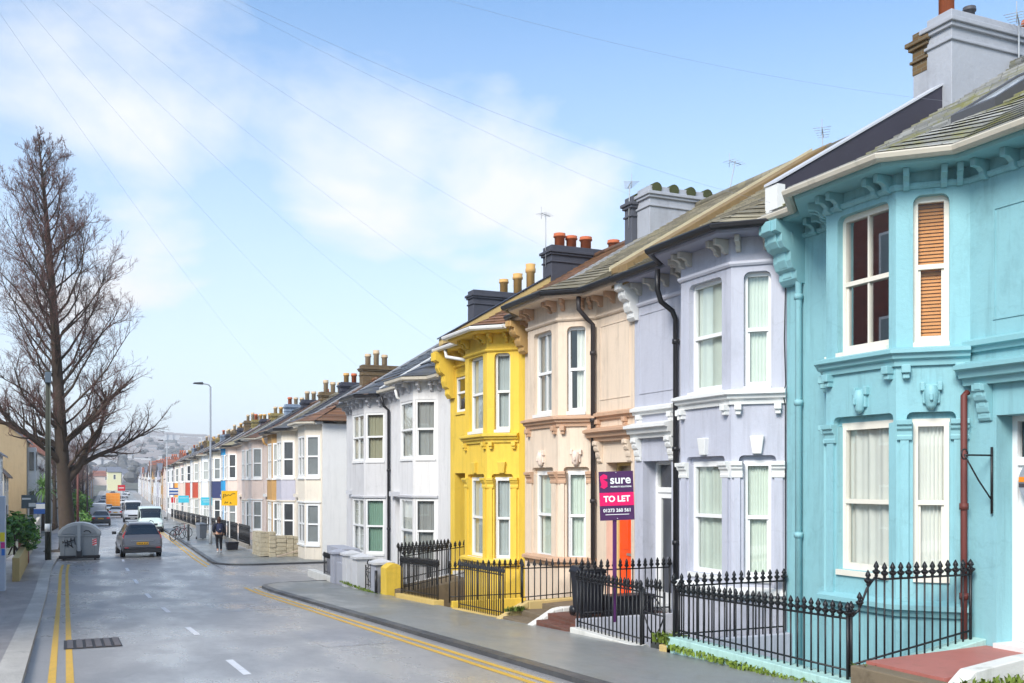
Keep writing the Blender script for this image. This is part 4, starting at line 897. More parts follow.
# lilac area
mb = MB(); mb.box(8.02,13.3,-1.2,8.28,15.48,-.525); wall_thing('white plinth under the front railing of the lilac house', mb, WPL)
mb = MB(); mb.box(8.02,12.3,-1.2,8.3,12.62,-.4); wall_thing('mossy ochre stone corner beside the basement gate', mb, COPE)
railing('low black railing on the white plinth before the lilac house', (8.15,15.44), (8.15,13.34), (-.525,-.525), (.3,.3), .125)
def gate(label, p0, p1, z0, z1):
    p0 = Vector(p0); p1 = Vector(p1); root = thing('iron_gate', label, 'gate', (p0.x,p0.y,z0))
    q = MB()
    for p in (p0, p1): q.tube([(p.x,p.y,z0),(p.x,p.y,z1)], .02, 6)
    for z in (z0+.12, z0+.5, z1-.08): q.tube([(p0.x,p0.y,z),(p1.x,p1.y,z)], .013, 6)
    q.build('gate_frame', IRON, root)
    n = 5
    for k in range(1, n):
        p = p0.lerp(p1, k/n); q = MB(); q.tube([(p.x,p.y,z0+.05),(p.x,p.y,z1)], .011, 6); finial(q, p.x, p.y, z1, 'fleur', 1.1); q.build('bar', IRON, root)
    q = MB(); a = p0.lerp(p1, .0); b = p0.lerp(p1, 1.0)
    q.tube([(a.lerp(b, t).x, a.lerp(b, t).y, z0+.5+.25*math.sin(t*PI)) for t in [i/10 for i in range(11)]], .012, 5)
    q.tube([(a.lerp(b, t).x, a.lerp(b, t).y, z0+.5-.32*math.sin(t*PI)) for t in [i/10 for i in range(11)]], .012, 5); q.build('scroll', IRON, root)
    return root
gate('narrow black iron gate to the lilac basement steps', (8.14,13.25), (8.14,12.66), -.5, .36)
# steps down to the basement
mb = MB()
for k in range(6): mb.box(8.3+k*.22,12.5,-2.2,8.52+k*.22,13.3,-.45-k*.25)
tag(mb.build('basement_steps', M('damp_concrete', (0,0,0))), 'dark damp steps going down behind the narrow gate', 'steps')
# lilac and peach paths
mb = MB(); mb.hexa([(8.3,15.62,-2.2),(10.5,15.62,-2.2),(10.5,16.92,-2.2),(8.3,16.92,-2.2)], [(8.3,15.62,-.47),(10.5,15.62,-.39),(10.5,16.92,-.39),(8.3,16.92,-.47)]); struct('path', mb, REDTILE)
mb = MB(); mb.box(8.2,15.5,-2.2,10.18,15.615,-.4); wall_thing('smooth pale lilac retaining wall of the path to the glazed door', mb, stucco('pale_lilac_wall', hexc(205,206,214), .15))
mb = MB(); mb.box(8.05,15.64,-1.1,8.298,16.91,-.58); tag(mb.build('stone_step', REDTILE, None, .015), 'red tiled step before the lilac house path', 'step')
mb = MB(); mb.hexa([(8.9,17.1,-2.2),(10.7,17.1,-2.2),(10.7,18.4,-2.2),(8.9,18.4,-2.2)], [(8.9,17.1,-.48),(10.7,17.1,-.4),(10.7,18.4,-.4),(8.9,18.4,-.48)]); struct('path', mb, STEP)
mb = MB(); mb.box(8.42,17.1,-2.2,8.898,18.4,-.58); tag(mb.build('stone_step', STEP, None, .02), 'worn upper stone step leading to the orange door', 'step')
mb = MB(); mb.box(8.02,17.1,-1.2,8.418,18.4,-.69); tag(mb.build('stone_step', STEP, None, .02), 'wide mossy lower stone step at the pavement before the orange door', 'step')
def coping(label, y, w, prof_, mat):
    mb = MB()
    for a, b in zip(prof_, prof_[1:]):
        mb.hexa([(a[0],y-w/2,-1.4),(b[0],y-w/2,-1.4),(b[0],y+w/2,-1.4),(a[0],y+w/2,-1.4)], [(a[0],y-w/2,a[1]),(b[0],y-w/2,b[1]),(b[0],y+w/2,b[1]),(a[0],y+w/2,a[1])])
    return wall_thing(label, mb, mat, 'swept_coping', 'coping', None, .02)
coping('white swept coping dividing the paths to the orange and glazed doors', 17.01, .2, [(7.96,-.68),(8.2,-.55),(8.45,-.41),(8.62,-.38),(10.2,-.37)], WPL)
coping('ochre swept coping left of the steps to the orange door', 18.5, .2, [(7.96,-.73),(8.18,-.63),(8.4,-.5),(8.6,-.42),(10.2,-.38)], COPE)
railing('tall black railing between the glazed door and the lilac basement', (8.3,15.56), (10.12,15.56), (-.4,-.39), (.44,.44), .13)
railing('black arrow-topped railing on the ochre coping', (8.5,18.5), (10.15,18.5), (-.45,-.38), (.24,.24), .14, 'arrow')
# peach area
mb = MB(); mb.hexa([(8.02,18.62,-1.4),(8.3,18.62,-1.4),(8.3,21.3,-1.4),(8.02,21.3,-1.4)], [(8.02,18.62,-.76),(8.3,18.62,-.76),(8.3,21.3,-.86),(8.02,21.3,-.86)]); wall_thing('ochre plinth under the front railing of the peach house', mb, YPL)
railing('black arrow-topped front railing before the peach house', (8.16,21.2), (8.16,18.7), (-.86,-.76), (.06,.1), .12, 'arrow')
mb = MB(); mb.box(8.3,21.98,-2.2,10.2,22.12,-.8); wall_thing('yellow wall between the peach and yellow basement areas', mb, YELL)
railing('black railing between the peach house and the yellow house', (8.25,22.05), (10.1,22.05), (-.8,-.8), (-.04,-.04), .14)
# yellow area
mb = MB(); mb.hexa([(8.0,22.5,-1.5),(8.28,22.5,-1.5),(8.28,25.5,-1.5),(8.0,25.5,-1.5)], [(8.0,22.5,-.82),(8.28,22.5,-.82),(8.28,25.5,-.95),(8.0,25.5,-.95)]); wall_thing('yellow ochre plinth under the front railing of the yellow house', mb, YPL)
railing('low black front railing on the yellow ochre plinth', (8.14,25.4), (8.14,22.55), (-.95,-.82), (-.14,-.04), .12)
mb = MB(); mb.hexa([(8.3,25.5,-2.2),(10.7,25.5,-2.2),(10.7,26.95,-2.2),(8.3,26.95,-2.2)], [(8.3,25.5,-.95),(10.7,25.5,-.56),(10.7,26.95,-.56),(8.3,26.95,-.95)]); struct('path', mb, STEP)
railing('black railing along the path of the yellow house', (8.25,25.5), (10.1,25.5), (-.9,-.55), (.02,.25), .13)
railing('ornate black railing between the yellow house and the pale grey house', (8.6,27.12), (10.1,27.12), (-.85,-.6), (.1,.18), .11)
railing('second ornate black railing behind the yellow pillar', (8.62,27.0), (10.0,27.0), (-.85,-.6), (.0,.06), .11)

def pillar(label, x, y, w, zb, zt, mat, capm, round_top=False, group=None):
    root = thing('gate_pillar', label, 'pillar', (x,y,zb), group)
    q = MB(); q.box(x-w/2,y-w/2,zb,x+w/2,y+w/2,zt); q.build('shaft', mat, root, .01)
    q = MB()
    if round_top:
        n = 8; pts = [(x-w/2+w*k/n, y-w/2, zt+.002+.13*math.sin(PI*k/n)) for k in range(n+1)]; pts[0] = (x-w/2,y-w/2,zt+.002); pts[-1] = (x+w/2,y-w/2,zt+.002)
        q.prism(pts, (0,w,0))
    else:
        e = .06; q.box(x-w/2-e,y-w/2-e,zt,x+w/2+e,y+w/2+e,zt+.07)
        b = [(x-w/2-e,y-w/2-e,zt+.07),(x+w/2+e,y-w/2-e,zt+.07),(x+w/2+e,y+w/2+e,zt+.07),(x-w/2-e,y+w/2+e,zt+.07)]
        q.add(b+[(x,y,zt+.17)], [(0,1,4),(1,2,4),(2,3,4),(3,0,4)])
    q.build('cap', capm, root, .008); return root
WP = M('white_pillar', hexc(206,206,208), .7, .08, 2, .2, 30, .45, hexc(140,140,138), 2.5); GP = M('grey_pillar', hexc(168,170,180), .7, .08, 2, .2, 30, .4, hexc(110,112,116), 2.5)
pillar('yellow round-topped gate pillar', 8.3, 26.75, .5, -1.5, -.38, YELL, YELL, True)
pillar('pale grey gate pillar beside the yellow pillar', 8.3, 27.75, .5, -1.5, -.36, GP, WP)
pillar('white pyramid-capped pillar left of the small grey gate', 8.3, 29.75, .5, -1.5, -.34, WP, WP)
pillar('white pyramid-capped pillar with black hinge marks, middle of the front wall', 8.3, 31.0, .5, -1.55, -.32, WP, WP)
pillar('lilac grey pillar at the end of the front wall', 8.3, 32.7, .45, -1.6, -.38, GP, GP)
gate('small grey iron gate between grey and white pillars', (8.3,28.1), (8.3,29.4), -1.2, -.5)
mb = MB(); mb.box(8.2,30.02,-1.6,8.4,30.72,-.5); wall_thing('short white wall between two white pillars', mb, WP)
mb = MB(); mb.box(8.16,31.27,-1.6,8.42,32.45,-.62); wall_thing('short pale grey wall before the mid grey house', mb, GP)
mb = MB(); mb.box(8.14,32.95,-1.7,8.4,36.6,-1.2); wall_thing('low white plinth at the side street corner', mb, WPL)
railing('black railing on the low white corner plinth', (8.27,34.6), (8.27,33.0), (-1.2,-1.2), (-.62,-.62), .14)
mb = MB(); mb.box(8.9,34.4,-1.6,9.5,36.8,-.35); wall_thing('grey rendered corner wall at the side street', mb, GP)
# tiny post by the yellow pillar
mb = MB(); mb.tube([(8.02,27.35,-1.3),(8.02,27.35,-.5)], .045, 8); tag(mb.build('gate_post', BLACK), 'black iron gate post beside the pale grey pillar', 'post')

# black wheelie bin and black chest
def wheelie(label, x, y, z, w, d, h, mat, group=None, rot=0.):
    root = thing('wheelie_bin', label, 'bin', (0,0,0), group)
    q = MB(); a = .82
    q.hexa([(-w/2*a,-d/2*a,.06),(w/2*a,-d/2*a,.06),(w/2*a,d/2*a,.06),(-w/2*a,d/2*a,.06)], [(-w/2,-d/2,h*.9),(w/2,-d/2,h*.9),(w/2,d/2,h*.9),(-w/2,d/2,h*.9)])
    q.box(-w/2-.02,-d/2-.02,h*.86,w/2+.02,d/2+.02,h*.9+.003); q.build('body', mat, root, .012)
    q = MB(); q.hexa([(-w/2-.02,-d/2-.04,h*.9+.004),(w/2+.02,-d/2-.04,h*.9+.004),(w/2+.02,d/2+.02,h*.9+.004),(-w/2-.02,d/2+.02,h*.9+.004)], [(-w/2+.03,-d/2,h*.96),(w/2-.03,-d/2,h*.96),(w/2-.03,d/2,h),(-w/2+.03,d/2,h)])
    q.tube([(-w/2+.05,d/2+.05,h*.94),(w/2-.05,d/2+.05,h*.94)], .015, 6); q.build('lid', mat, root, .01)
    for sx in (-1, 1):
        q = MB(); q.tube([(sx*(w/2*a-.02),d/2*a+.02,.09),(sx*(w/2*a+.03),d/2*a+.02,.09)], .09, 12); q.build('wheel', BLACK, root)
    root.location = (x,y,z); root.rotation_euler.z = rot; return root
PLB = M('black_plastic', (.014,.014,.02), .45, .2, 6, .1, 60)
wheelie('black wheelie bin on the path behind the low railing', 8.72, 16.12, -.45, .46, .5, .92, PLB)
root = thing('storage_chest', 'long black lidded chest on the path near the glazed door', 'chest', (9.25,15.82,-.43))
q = MB(); q.box(8.95,15.66,-.45,9.85,16.0,-.12); q.build('box', PLB, root, .015)
q = MB(); q.box(8.92,15.63,-.118,9.88,16.03,-.05); q.build('lid', PLB, root, .015)
# to-let board on its post
root = thing('to_let_board', 'purple and pink to-let board on a purple post', 'board', (8.42,14.62,-.32))
PUR = M('purple_board', hexc(74,38,84), .5, .04); PNK = M('pink_board', hexc(228,20,100), .5, .03)
TXT = M('white_lettering', (.85,.85,.85), .5, .0)
q = MB(); q.box(8.4,14.6,-.35,8.45,14.65,2.0); q.build('post', M('purple_post', hexc(92,40,100), .5), root)
q = MB(); q.box(-.29,-.02,-.41,.29,.0,.41); bd = q.build('board', PUR); bd.parent = root
bd.location = (.02,-.03,2.09); bd.rotation_euler = (0, math.radians(-2.), math.radians(-20))
def kid(mb, name, mat): o = mb.build(name, mat); o.parent = bd; return o
q = MB(); q.box(-.29,-.026,-.165,.29,-.021,.055); kid(q, 'pink_band', PNK)
q = MB()
# folded-ribbon mark
q.add([(-.27,-.024,.33),(-.21,-.024,.37),(-.15,-.024,.34),(-.15,-.024,.29),(-.22,-.024,.28),(-.15,-.024,.235),(-.15,-.024,.16),(-.21,-.024,.12),(-.27,-.024,.15),(-.25,-.024,.19),(-.27,-.024,.27)], [tuple(range(11))]); kid(q, 'ribbon_mark', PNK)
def text(s, size, x, z, mat, parent, y=-.03, sx=1., off=.0, name='lettering'):
    cu = bpy.data.curves.new(name, 'FONT'); cu.body = s; cu.size = size; cu.align_x = 'CENTER'; cu.align_y = 'CENTER'; cu.extrude = .001; cu.offset = off
    cu.materials.append(mat); t = bpy.data.objects.new(name, cu); COL.objects.link(t)
    bpy.context.view_layer.update(); me = bpy.data.meshes.new_from_object(t); bpy.data.objects.remove(t); o = bpy.data.objects.new(name, me); COL.objects.link(o); o.parent = parent
    o.location = (x,y,z); o.rotation_euler = (PI/2,0,0); o.scale.x = sx; return o
text('sure', .2, .07, .265, TXT, bd, off=.004)
text('PROPERTY SOLUTIONS', .034, .075, .15, TXT, bd, off=.001)
text('TO LET', .135, 0, -.055, TXT, bd, off=.005)
text('01273 260 561', .078, 0, -.245, TXT, bd, off=.002)
q = MB(); q.box(-.2,-.025,-.318,.2,-.021,-.308); kid(q, 'underline', TXT)
for z in (.385, -.385):
    q = MB(); q.lathe([(.008,0),(.008,.01)], (0,-.022,z), 6); kid(q, 'bolt', TXT)
# round plaque on the white door
root = thing('round_plaque', 'round grey plaque with an orange band on the white door', 'plaque', (10.4,8.17,2.0))
q = MB(); q.tube([(10.44,8.17,2.0),(10.4,8.17,2.0)], .27, 28, False); q.build('disc', M('plaque_grey', hexc(150,156,164), .6, .1), root)
q = MB(); q.box(10.392,7.91,2.0,10.4,8.43,2.06); q.build('orange_band', M('plaque_orange', hexc(236,140,40), .5), root)
q = MB(); q.box(10.392,7.91,1.94,10.4,8.43,1.985); q.build('dark_band', M('plaque_dark', hexc(70,66,70), .5), root)
# weeds and moss
def weeds(label, x0, x1, y0, y1, z, n, h, seed, col=hexc(104,122,44), group='weeds along the plinths'):
    r = random.Random(seed); mb = MB()
    for k in range(n):
        x = r.uniform(x0, x1); y = r.uniform(y0, y1); a = r.uniform(0, 2*PI); L = h*r.uniform(.5, 1.3); w = r.uniform(.006, .014); ln = r.uniform(.2, .9)
        dx, dy = math.cos(a), math.sin(a); p = Vector((x,y,z)); m_ = p+Vector((dx*ln*L*.4, dy*ln*L*.4, L*.7)); e = p+Vector((dx*ln*L, dy*ln*L, L*r.uniform(.6, 1.)))
        s = Vector((-dy,dx,0))*w
        mb.add([p-s, p+s, m_+s*1.6, m_-s*1.6, e], [(0,1,2,3),(3,2,4)])
    return tag(mb.build('weeds', M('weed_%d' % (seed % 3), mul(col, .75+.25*(seed % 3)), .8, .4, 9)), label, 'weeds', group, 'stuff')
weeds('green weeds in the gap by the basement gate', 8.0,8.3,12.25,12.75,-.38,160,.16,1)
weeds('low weeds at the foot of the pale green plinth', 7.85,8.03,8.9,12.2,-.4,420,.08,2)
weeds('weeds beside the red path', 8.15,8.45,8.6,8.75,-.18,120,.13,3)
weeds('leafy weeds in the brick-coloured bed', 8.1,9.6,6.7,7.4,-.12,420,.14,4)
weeds('moss and grass at the foot of the pillars', 7.98,8.1,26.3,31.4,-1.2,300,.09,5)
weeds('moss on the steps before the orange door', 8.05,8.5,18.3,18.4,-.6,120,.1,6)
# ------------------------------------------------------------------ street furniture and vehicles
GALV = M('galvanised_steel', hexc(172,176,180), .45, .06, 3, 0, 60, .2, hexc(130,132,134), 3, metal=.0)
# big communal refuse bin (built at the origin, long side across the street)
def communal_bin(label, loc, rz):
    root = thing('communal_bin', label, 'bin')
    BG = M('bin_grey', hexc(136,142,146), .45, .06, 2.5, 0, 60, .45, hexc(88,92,96), 2.)
    BL = M('bin_lid_grey', hexc(158,164,168), .4, .06, 2.5, 0, 60, .35, hexc(104,108,112), 2.)
    DK = M('bin_dark', (.03,.03,.033), .5)
    w, d = .86, .55
    q = MB(); q.hexa([(-w*.9,-d*.85,.16),(w*.9,-d*.85,.16),(w*.9,d*.85,.16),(-w*.9,d*.85,.16)], [(-w,-d,1.12),(w,-d,1.12),(w,d,1.12),(-w,d,1.12)])
    for x in (-.62, .62): q.hexa([(x-.025,-d*.85-.02,.2),(x+.025,-d*.85-.02,.2),(x+.025,-d*.8,.2),(x-.025,-d*.8,.2)], [(x-.03,-d-.02,1.1),(x+.03,-d-.02,1.1),(x+.03,-d+.02,1.1),(x-.03,-d+.02,1.1)])
    q.box(-w-.03,-d-.03,1.08,w+.03,d+.03,1.15); q.build('body', BG, root, .02)
    q = MB(); n = 14; R_ = w+.03
    pr = [(R_*math.cos(PI*k/n), -d-.02, 1.16+.56*math.sin(PI*k/n)) for k in range(n+1)]; q.prism(pr, (0,2*d+.04,0)); q.build('lid', BL, root, .01)
    q = MB()  # recessed lens panel on the end
    pr = [(R_*.84*math.cos(PI*k/n), -d-.045, 1.2+.4*math.sin(PI*k/n)) for k in range(n+1)]; q.prism(pr, (0,.03,0)); q.build('lid_panel', M('bin_lid_panel', hexc(128,134,139), .5, .1, 3), root, .006)
    q = MB(); q.box(-.07,-d-.09,.42,.07,-d+.0,1.7); q.box(-.1,-d-.07,1.12,.1,-d+.0,1.2); q.build('lift_bar', BL, root, .015)
    q = MB(); q.box(-.11,-d-.07,.18,.11,-d+.05,.46); q.build('pedal_box', DK, root, .01)
    q = MB(); q.box(-w*.98,-d*.95,.07,w*.98,d*.95,.17); q.box(-w*.98,-d*.95-.08,.17,-.14,-d*.95-.03,.23); q.box(.14,-d*.95-.08,.17,w*.98,-d*.95-.03,.23); q.build('skirt', DK, root, .01)
    for sx in (-1, 1):
        for sy in (-1, 1):
            q = MB(); q.tube([(sx*.66-.03,sy*.4,.085),(sx*.66+.03,sy*.4,.085)], .085, 12); q.build('wheel', DK, root)
    yf = lambda z: -d*.85-(z-.16)/.96*d*.15-.012
    # scrawl of black spray paint
    q = MB(); r = random.Random(3); strokes = [[(-.68,.78),(-.6,.92),(-.56,.62),(-.5,.9),(-.46,.6)],[(-.5,.95),(-.42,.7),(-.36,.98),(-.3,.62)],[(-.62,.66),(-.44,.74),(-.24,.58)],[(-.34,1.02),(-.26,.8),(-.2,1.05),(-.16,.72)],[(-.7,.86),(-.52,.82),(-.2,.94)]]
    for st in strokes: q.tube([(x,yf(z),z) for x, z in st], .018, 5)
    q.tube([(.2,-d-.05,1.3),(.3,-d-.05,1.36),(.42,-d-.05,1.33),(.5,-d-.05,1.24)], .022, 5); q.build('graffiti', M('spray_black', (.015,.015,.02), .5), root)
    q = MB(); s = MB()
    X0, X1, Z0, Z1 = .56, .74, .66, .98
    s.quad((X0,yf(Z0)-.004,Z0),(X1,yf(Z0)-.004,Z0),(X1,yf(Z1)-.004,Z1),(X0,yf(Z1)-.004,Z1)); st = s.build('reflector', M('reflector_white', (.8,.8,.8), .4), root)
    for k in range(3):
        za = Z0+.1*k; q.quad((X0,yf(za)-.008,za),(X0,yf(za+.06)-.008,za+.06),(X1,yf(za+.14)-.008,min(Z1,za+.14)),(X1,yf(za+.08)-.008,za+.08))
    q.build('red_stripe', M('reflector_red', hexc(220,40,60), .4), st)
    root.location = loc; root.rotation_euler.z = rz; return root
communal_bin('big grey round-lidded communal bin with black graffiti at the left kerb', (.62,49.9,prof(49.9)), math.radians(-4))

# lofted vehicle bodies. Built with the rear at y=0, nose towards +y
RUB = M('tyre_rubber', (.012,.012,.013), .8, .1, 5); ALLOY = M('alloy', hexc(170,172,176), .35, .05, 3, metal=.8)
CGL = M('car_glass', (.012,.015,.018), .05, .1, 1, spec=.9)
PLATE_Y = M('yellow_plate', hexc(236,176,20), .45, .03); PLATE_W = M('white_plate', (.75,.75,.72), .45, .03); PLK = M('plate_mark', (.03,.03,.03), .6)
REDL = M('red_lamp', hexc(196,24,28), .2, .05, 3, spec=.8); CLRL = M('clear_lamp', (.7,.72,.74), .1, .05, 3, spec=.9); AMB = M('amber_lamp', (.8,.3,.03), .2, .05); DKPL = M('dark_bumper', (.03,.03,.033), .5, .1)
def paint(name, col): return M('paint_'+name, col, .28, .03, 2, 0, 60, .12, hexc(90,88,84), 3., True, .0, .5, .6)
def vehicle(name, label, cat, st, wheels, pmat, parts, group=None, wr=.31, plate=PLATE_Y, trim=None):
    """st: stations (y, zbottom, zbelt, zroof, half width, half roof width)"""
    root = thing(name, label, cat, (0,0,0), group)
    def ring(s):
        y, zb, zl, zr, hw, hr = s
        return [(0,y,zb),(hw*.86,y,zb),(hw*.97,y,zb+(zl-zb)*.18),(hw*1.0,y,zb+(zl-zb)*.5),(hw*.985,y,zb+(zl-zb)*.82),(hw*.95,y,zl),(hr+(hw*.95-hr)*.5,y,zl+(zr-zl)*.5),(hr,y,zr-(.07 if zr-zl > .1 else .01)),(hr*.8,y,zr-.012 if zr-zl > .1 else zr),(0,y,zr)]
    rings = [ring(s) for s in st]; m = 10
    full = [r + [(-x,y,z) for x, y, z in r[-2:0:-1]] for r in rings]; N = len(full[0])
    q = MB(); vs = [p for r in full for p in r]
    fs = [(i*N+j, i*N+(j+1) % N, (i+1)*N+(j+1) % N, (i+1)*N+j) for i in range(len(full)-1) for j in range(N)] + [tuple(range(N))[::-1], tuple(range((len(full)-1)*N, len(full)*N))]
    q.add(vs, fs, True); b = q.build('body', pmat, root)
    es = b.modifiers.new('edges', 'EDGE_SPLIT'); es.split_angle = math.radians(38)
    def S(u, v, sgn):
        i = max(0, min(int(u), len(rings)-2)); fu = u-i; j = max(0, min(int(v), m-2)); fv = v-j
        p = [Vector(rings[a][c]) for a in (i, i+1) for c in (j, j+1)]
        r = (p[0]*(1-fv)+p[1]*fv)*(1-fu)+(p[2]*(1-fv)+p[3]*fv)*fu
        return Vector((r.x*sgn, r.y, r.z))
    def patch(nm, u0, u1, v0, v1, sg, mat, out=.008, parent=None, both=False):
        q = MB(); us = sorted(set([u0, u1] + [float(k) for k in range(len(rings)) if u0 < k < u1])); vv = sorted(set([v0, v1] + [float(k) for k in range(m) if v0 < k < v1]))
        for sgn in ((1, -1) if both else (sg,)):
            for a, b_ in zip(us, us[1:]):
                for c, d in zip(vv, vv[1:]):
                    P = [S(a, c, sgn), S(b_, c, sgn), S(b_, d, sgn), S(a, d, sgn)]
                    nrm = (P[2]-P[0]).cross(P[3]-P[1])
                    if nrm.length < 1e-7: continue
                    nrm.normalize()
                    cen = (P[0]+P[1]+P[2]+P[3])/4
                    if nrm.dot(cen-Vector((0, st[len(st)//2][0], .8))) < 0: nrm = -nrm
                    q.add([p+nrm*out for p in P], [(0,1,2,3)])
        return q.build(nm, mat, parent or root)
    for (nm, u0, u1, v0, v1, sg, mat) in parts:
        patch(nm, u0, u1, v0, v1, sg if sg else 1, mat, .008 if mat is CGL else .014, None, sg == 0)
    hw = max(s[4] for s in st)
    for (wx, wy) in [(sx, y) for y in wheels for sx in (-1, 1)]:
        w = bpy.data.objects.new('wheel', None); COL.objects.link(w); w.parent = root; x = wx*(hw-.1)
        q = MB(); q.tube([(x-.1,wy,wr),(x+.1,wy,wr)], wr, 20); t = q.build('tyre', RUB); t.parent = w
        q = MB(); q.tube([(x+wx*.085,wy,wr),(x+wx*.106,wy,wr)], wr*.62, 14); t = q.build('rim', ALLOY); t.parent = w
    return root, patch
def add_plate(root, y, z, n, mat, w=.52, x=0):
    q = MB(); q.box(x-w/2,min(y,y-n*.015),z-.055,x+w/2,max(y,y-n*.015),z+.055); p = q.build('number_plate', mat); p.parent = root
    q = MB(); r = random.Random(5)
    for k in range(7):
        xx = x-w*.4+k*w*.13+(.02 if k > 3 else 0); yy = y-n*.018
        q.box(xx-.018,min(yy,yy+n*.002),z-.032,xx+.018,max(yy,yy+n*.002),z+.032)
    o = q.build('plate_characters', PLK); o.parent = p
def add_mirrors(root, y, z, hw, mat):
    for s in (-1, 1):
        q = MB(); q.box(min(s*hw,s*(hw+.2)),y-.06,z-.06,max(s*hw,s*(hw+.2)),y+.06,z+.08); o = q.build('mirror', mat, None, .02); o.parent = root
def lamps(root, name, pts, mat):
    for (x0, x1, y0, y1, z0, z1) in pts:
        q = MB(); q.box(x0,y0,z0,x1,y1,z1); o = q.build(name, mat, None, .015); o.parent = root
# grey MPV seen from behind
MPV = [(0.0,.32,.62,.63,.80,.76),(.06,.26,.88,.9,.87,.80),(.12,.24,.97,1.0,.9,.80),(.3,.22,1.0,1.36,.905,.66),(.52,.2,1.0,1.575,.905,.6),(.9,.2,.99,1.62,.905,.6),(1.9,.2,.97,1.63,.905,.61),(2.5,.2,.95,1.56,.905,.6),(3.3,.22,.93,1.02,.9,.66),(3.9,.24,.8,.83,.86,.62),(4.2,.3,.66,.67,.76,.55),(4.27,.34,.56,.57,.66,.5)]
car, patch = vehicle('parked_car', 'grey people carrier seen from behind with yellow rear plate', 'car', MPV, (.75,3.4), paint('dark_silver', hexc(98,98,103)),
    [('rear_window', 2.25, 3.85, 7.02, 9.0, 0, CGL), ('side_window', 3.2, 4.95, 5.2, 6.9, 1, CGL), ('side_window', 3.2, 4.95, 5.2, 6.9, -1, CGL), ('side_window', 5.05, 6.9, 5.2, 6.9, 1, CGL), ('side_window', 5.05, 6.9, 5.2, 6.9, -1, CGL), ('windscreen', 7.1, 7.95, 6.2, 9.0, 0, CGL)])
car.name = 'people_carrier'
for sx in (-1, 1):
    patch('tail_light', 1.3, 3.0, 5.0, 6.75, sx, REDL, .02)
    q = MB(); q.box(sx*.7-.09,-.035,.44,sx*.7+.09,.0,.5); o = q.build('reflector', REDL); o.parent = car
    q = MB(); q.tube([(sx*.56,.7,1.62),(sx*.57,1.0,1.665),(sx*.57,2.0,1.67),(sx*.56,2.3,1.62)], .018, 6); o = q.build('roof_rail', DKPL); o.parent = car
q = MB(); q.box(-.86,-.06,.24,.86,.1,.4); q.box(-.82,-.045,.4,.82,.05,.47); o = q.build('bumper', DKPL, None, .03); o.parent = car
q = MB(); q.box(-.86,-.035,.48,.86,.05,.62); o = q.build('rear_bumper_cover', paint('dark_silver', (0,0,0)), None, .03); o.parent = car
add_plate(car, -.04, .68, 1, PLATE_Y); add_mirrors(car, 2.9, 1.05, .92, DKPL)
q = MB(); q.box(-.5,.015,.78,.5,.05,.81); o = q.build('tailgate_trim', ALLOY); o.parent = car
def place(o, x, y, rz=0, dz=0): o.location = (x, y, prof(y)+dz); o.rotation_euler.z = rz; return o
BENDR = -math.atan(.04)
place(car, 3.32, 49.9, math.radians(2))
# saloon car, parked
SAL = [(0.0,.34,.66,.67,.76,.66),(.08,.26,.86,.88,.84,.72),(.5,.22,.93,.97,.87,.72),(.75,.2,.94,1.04,.875,.66),(1.3,.2,.94,1.4,.875,.56),(2.0,.2,.93,1.44,.875,.56),(2.6,.2,.92,1.38,.875,.55),(3.3,.22,.9,.96,.87,.64),(4.0,.24,.76,.79,.83,.6),(4.3,.34,.58,.59,.7,.5)]
def saloon(label, col, nm, group=None, plate=PLATE_Y):
    c, p = vehicle('parked_car', label, 'car', SAL, (.8,3.45), paint(nm, col),
        [('rear_window', 3.1, 3.95, 6.3, 9.0, 0, CGL), ('side_window', 4.0, 6.2, 5.25, 6.85, 1, CGL), ('side_window', 4.0, 6.2, 5.25, 6.85, -1, CGL), ('windscreen', 6.1, 6.95, 6.3, 9.0, 0, CGL)], group)
    for sx in (-1, 1):
        q = MB(); q.box(sx*.66-.14,-.01,.68,sx*.66+.14,.1,.86); o = q.build('tail_light', REDL, None, .02); o.parent = c
        q = MB(); q.box(sx*.62-.15,4.2,.6,sx*.62+.15,4.27,.72); o = q.build('headlight', CLRL, None, .02); o.parent = c
    q = MB(); q.box(-.8,-.05,.28,.8,.06,.5); o = q.build('bumper', DKPL, None, .03); o.parent = c
    q = MB(); q.box(-.7,4.24,.3,.7,4.34,.5); o = q.build('bumper', DKPL, None, .03); o.parent = c
    add_plate(c, -.02, .72, 1, PLATE_Y); add_plate(c, 4.34, .42, -1, PLATE_W); add_mirrors(c, 2.75, 1.0, .88, DKPL); return c
dark = saloon('dark blue-black parked car behind the communal bin', hexc(34,38,48), 'midnight'); place(dark, 3.15, 104, BENDR)
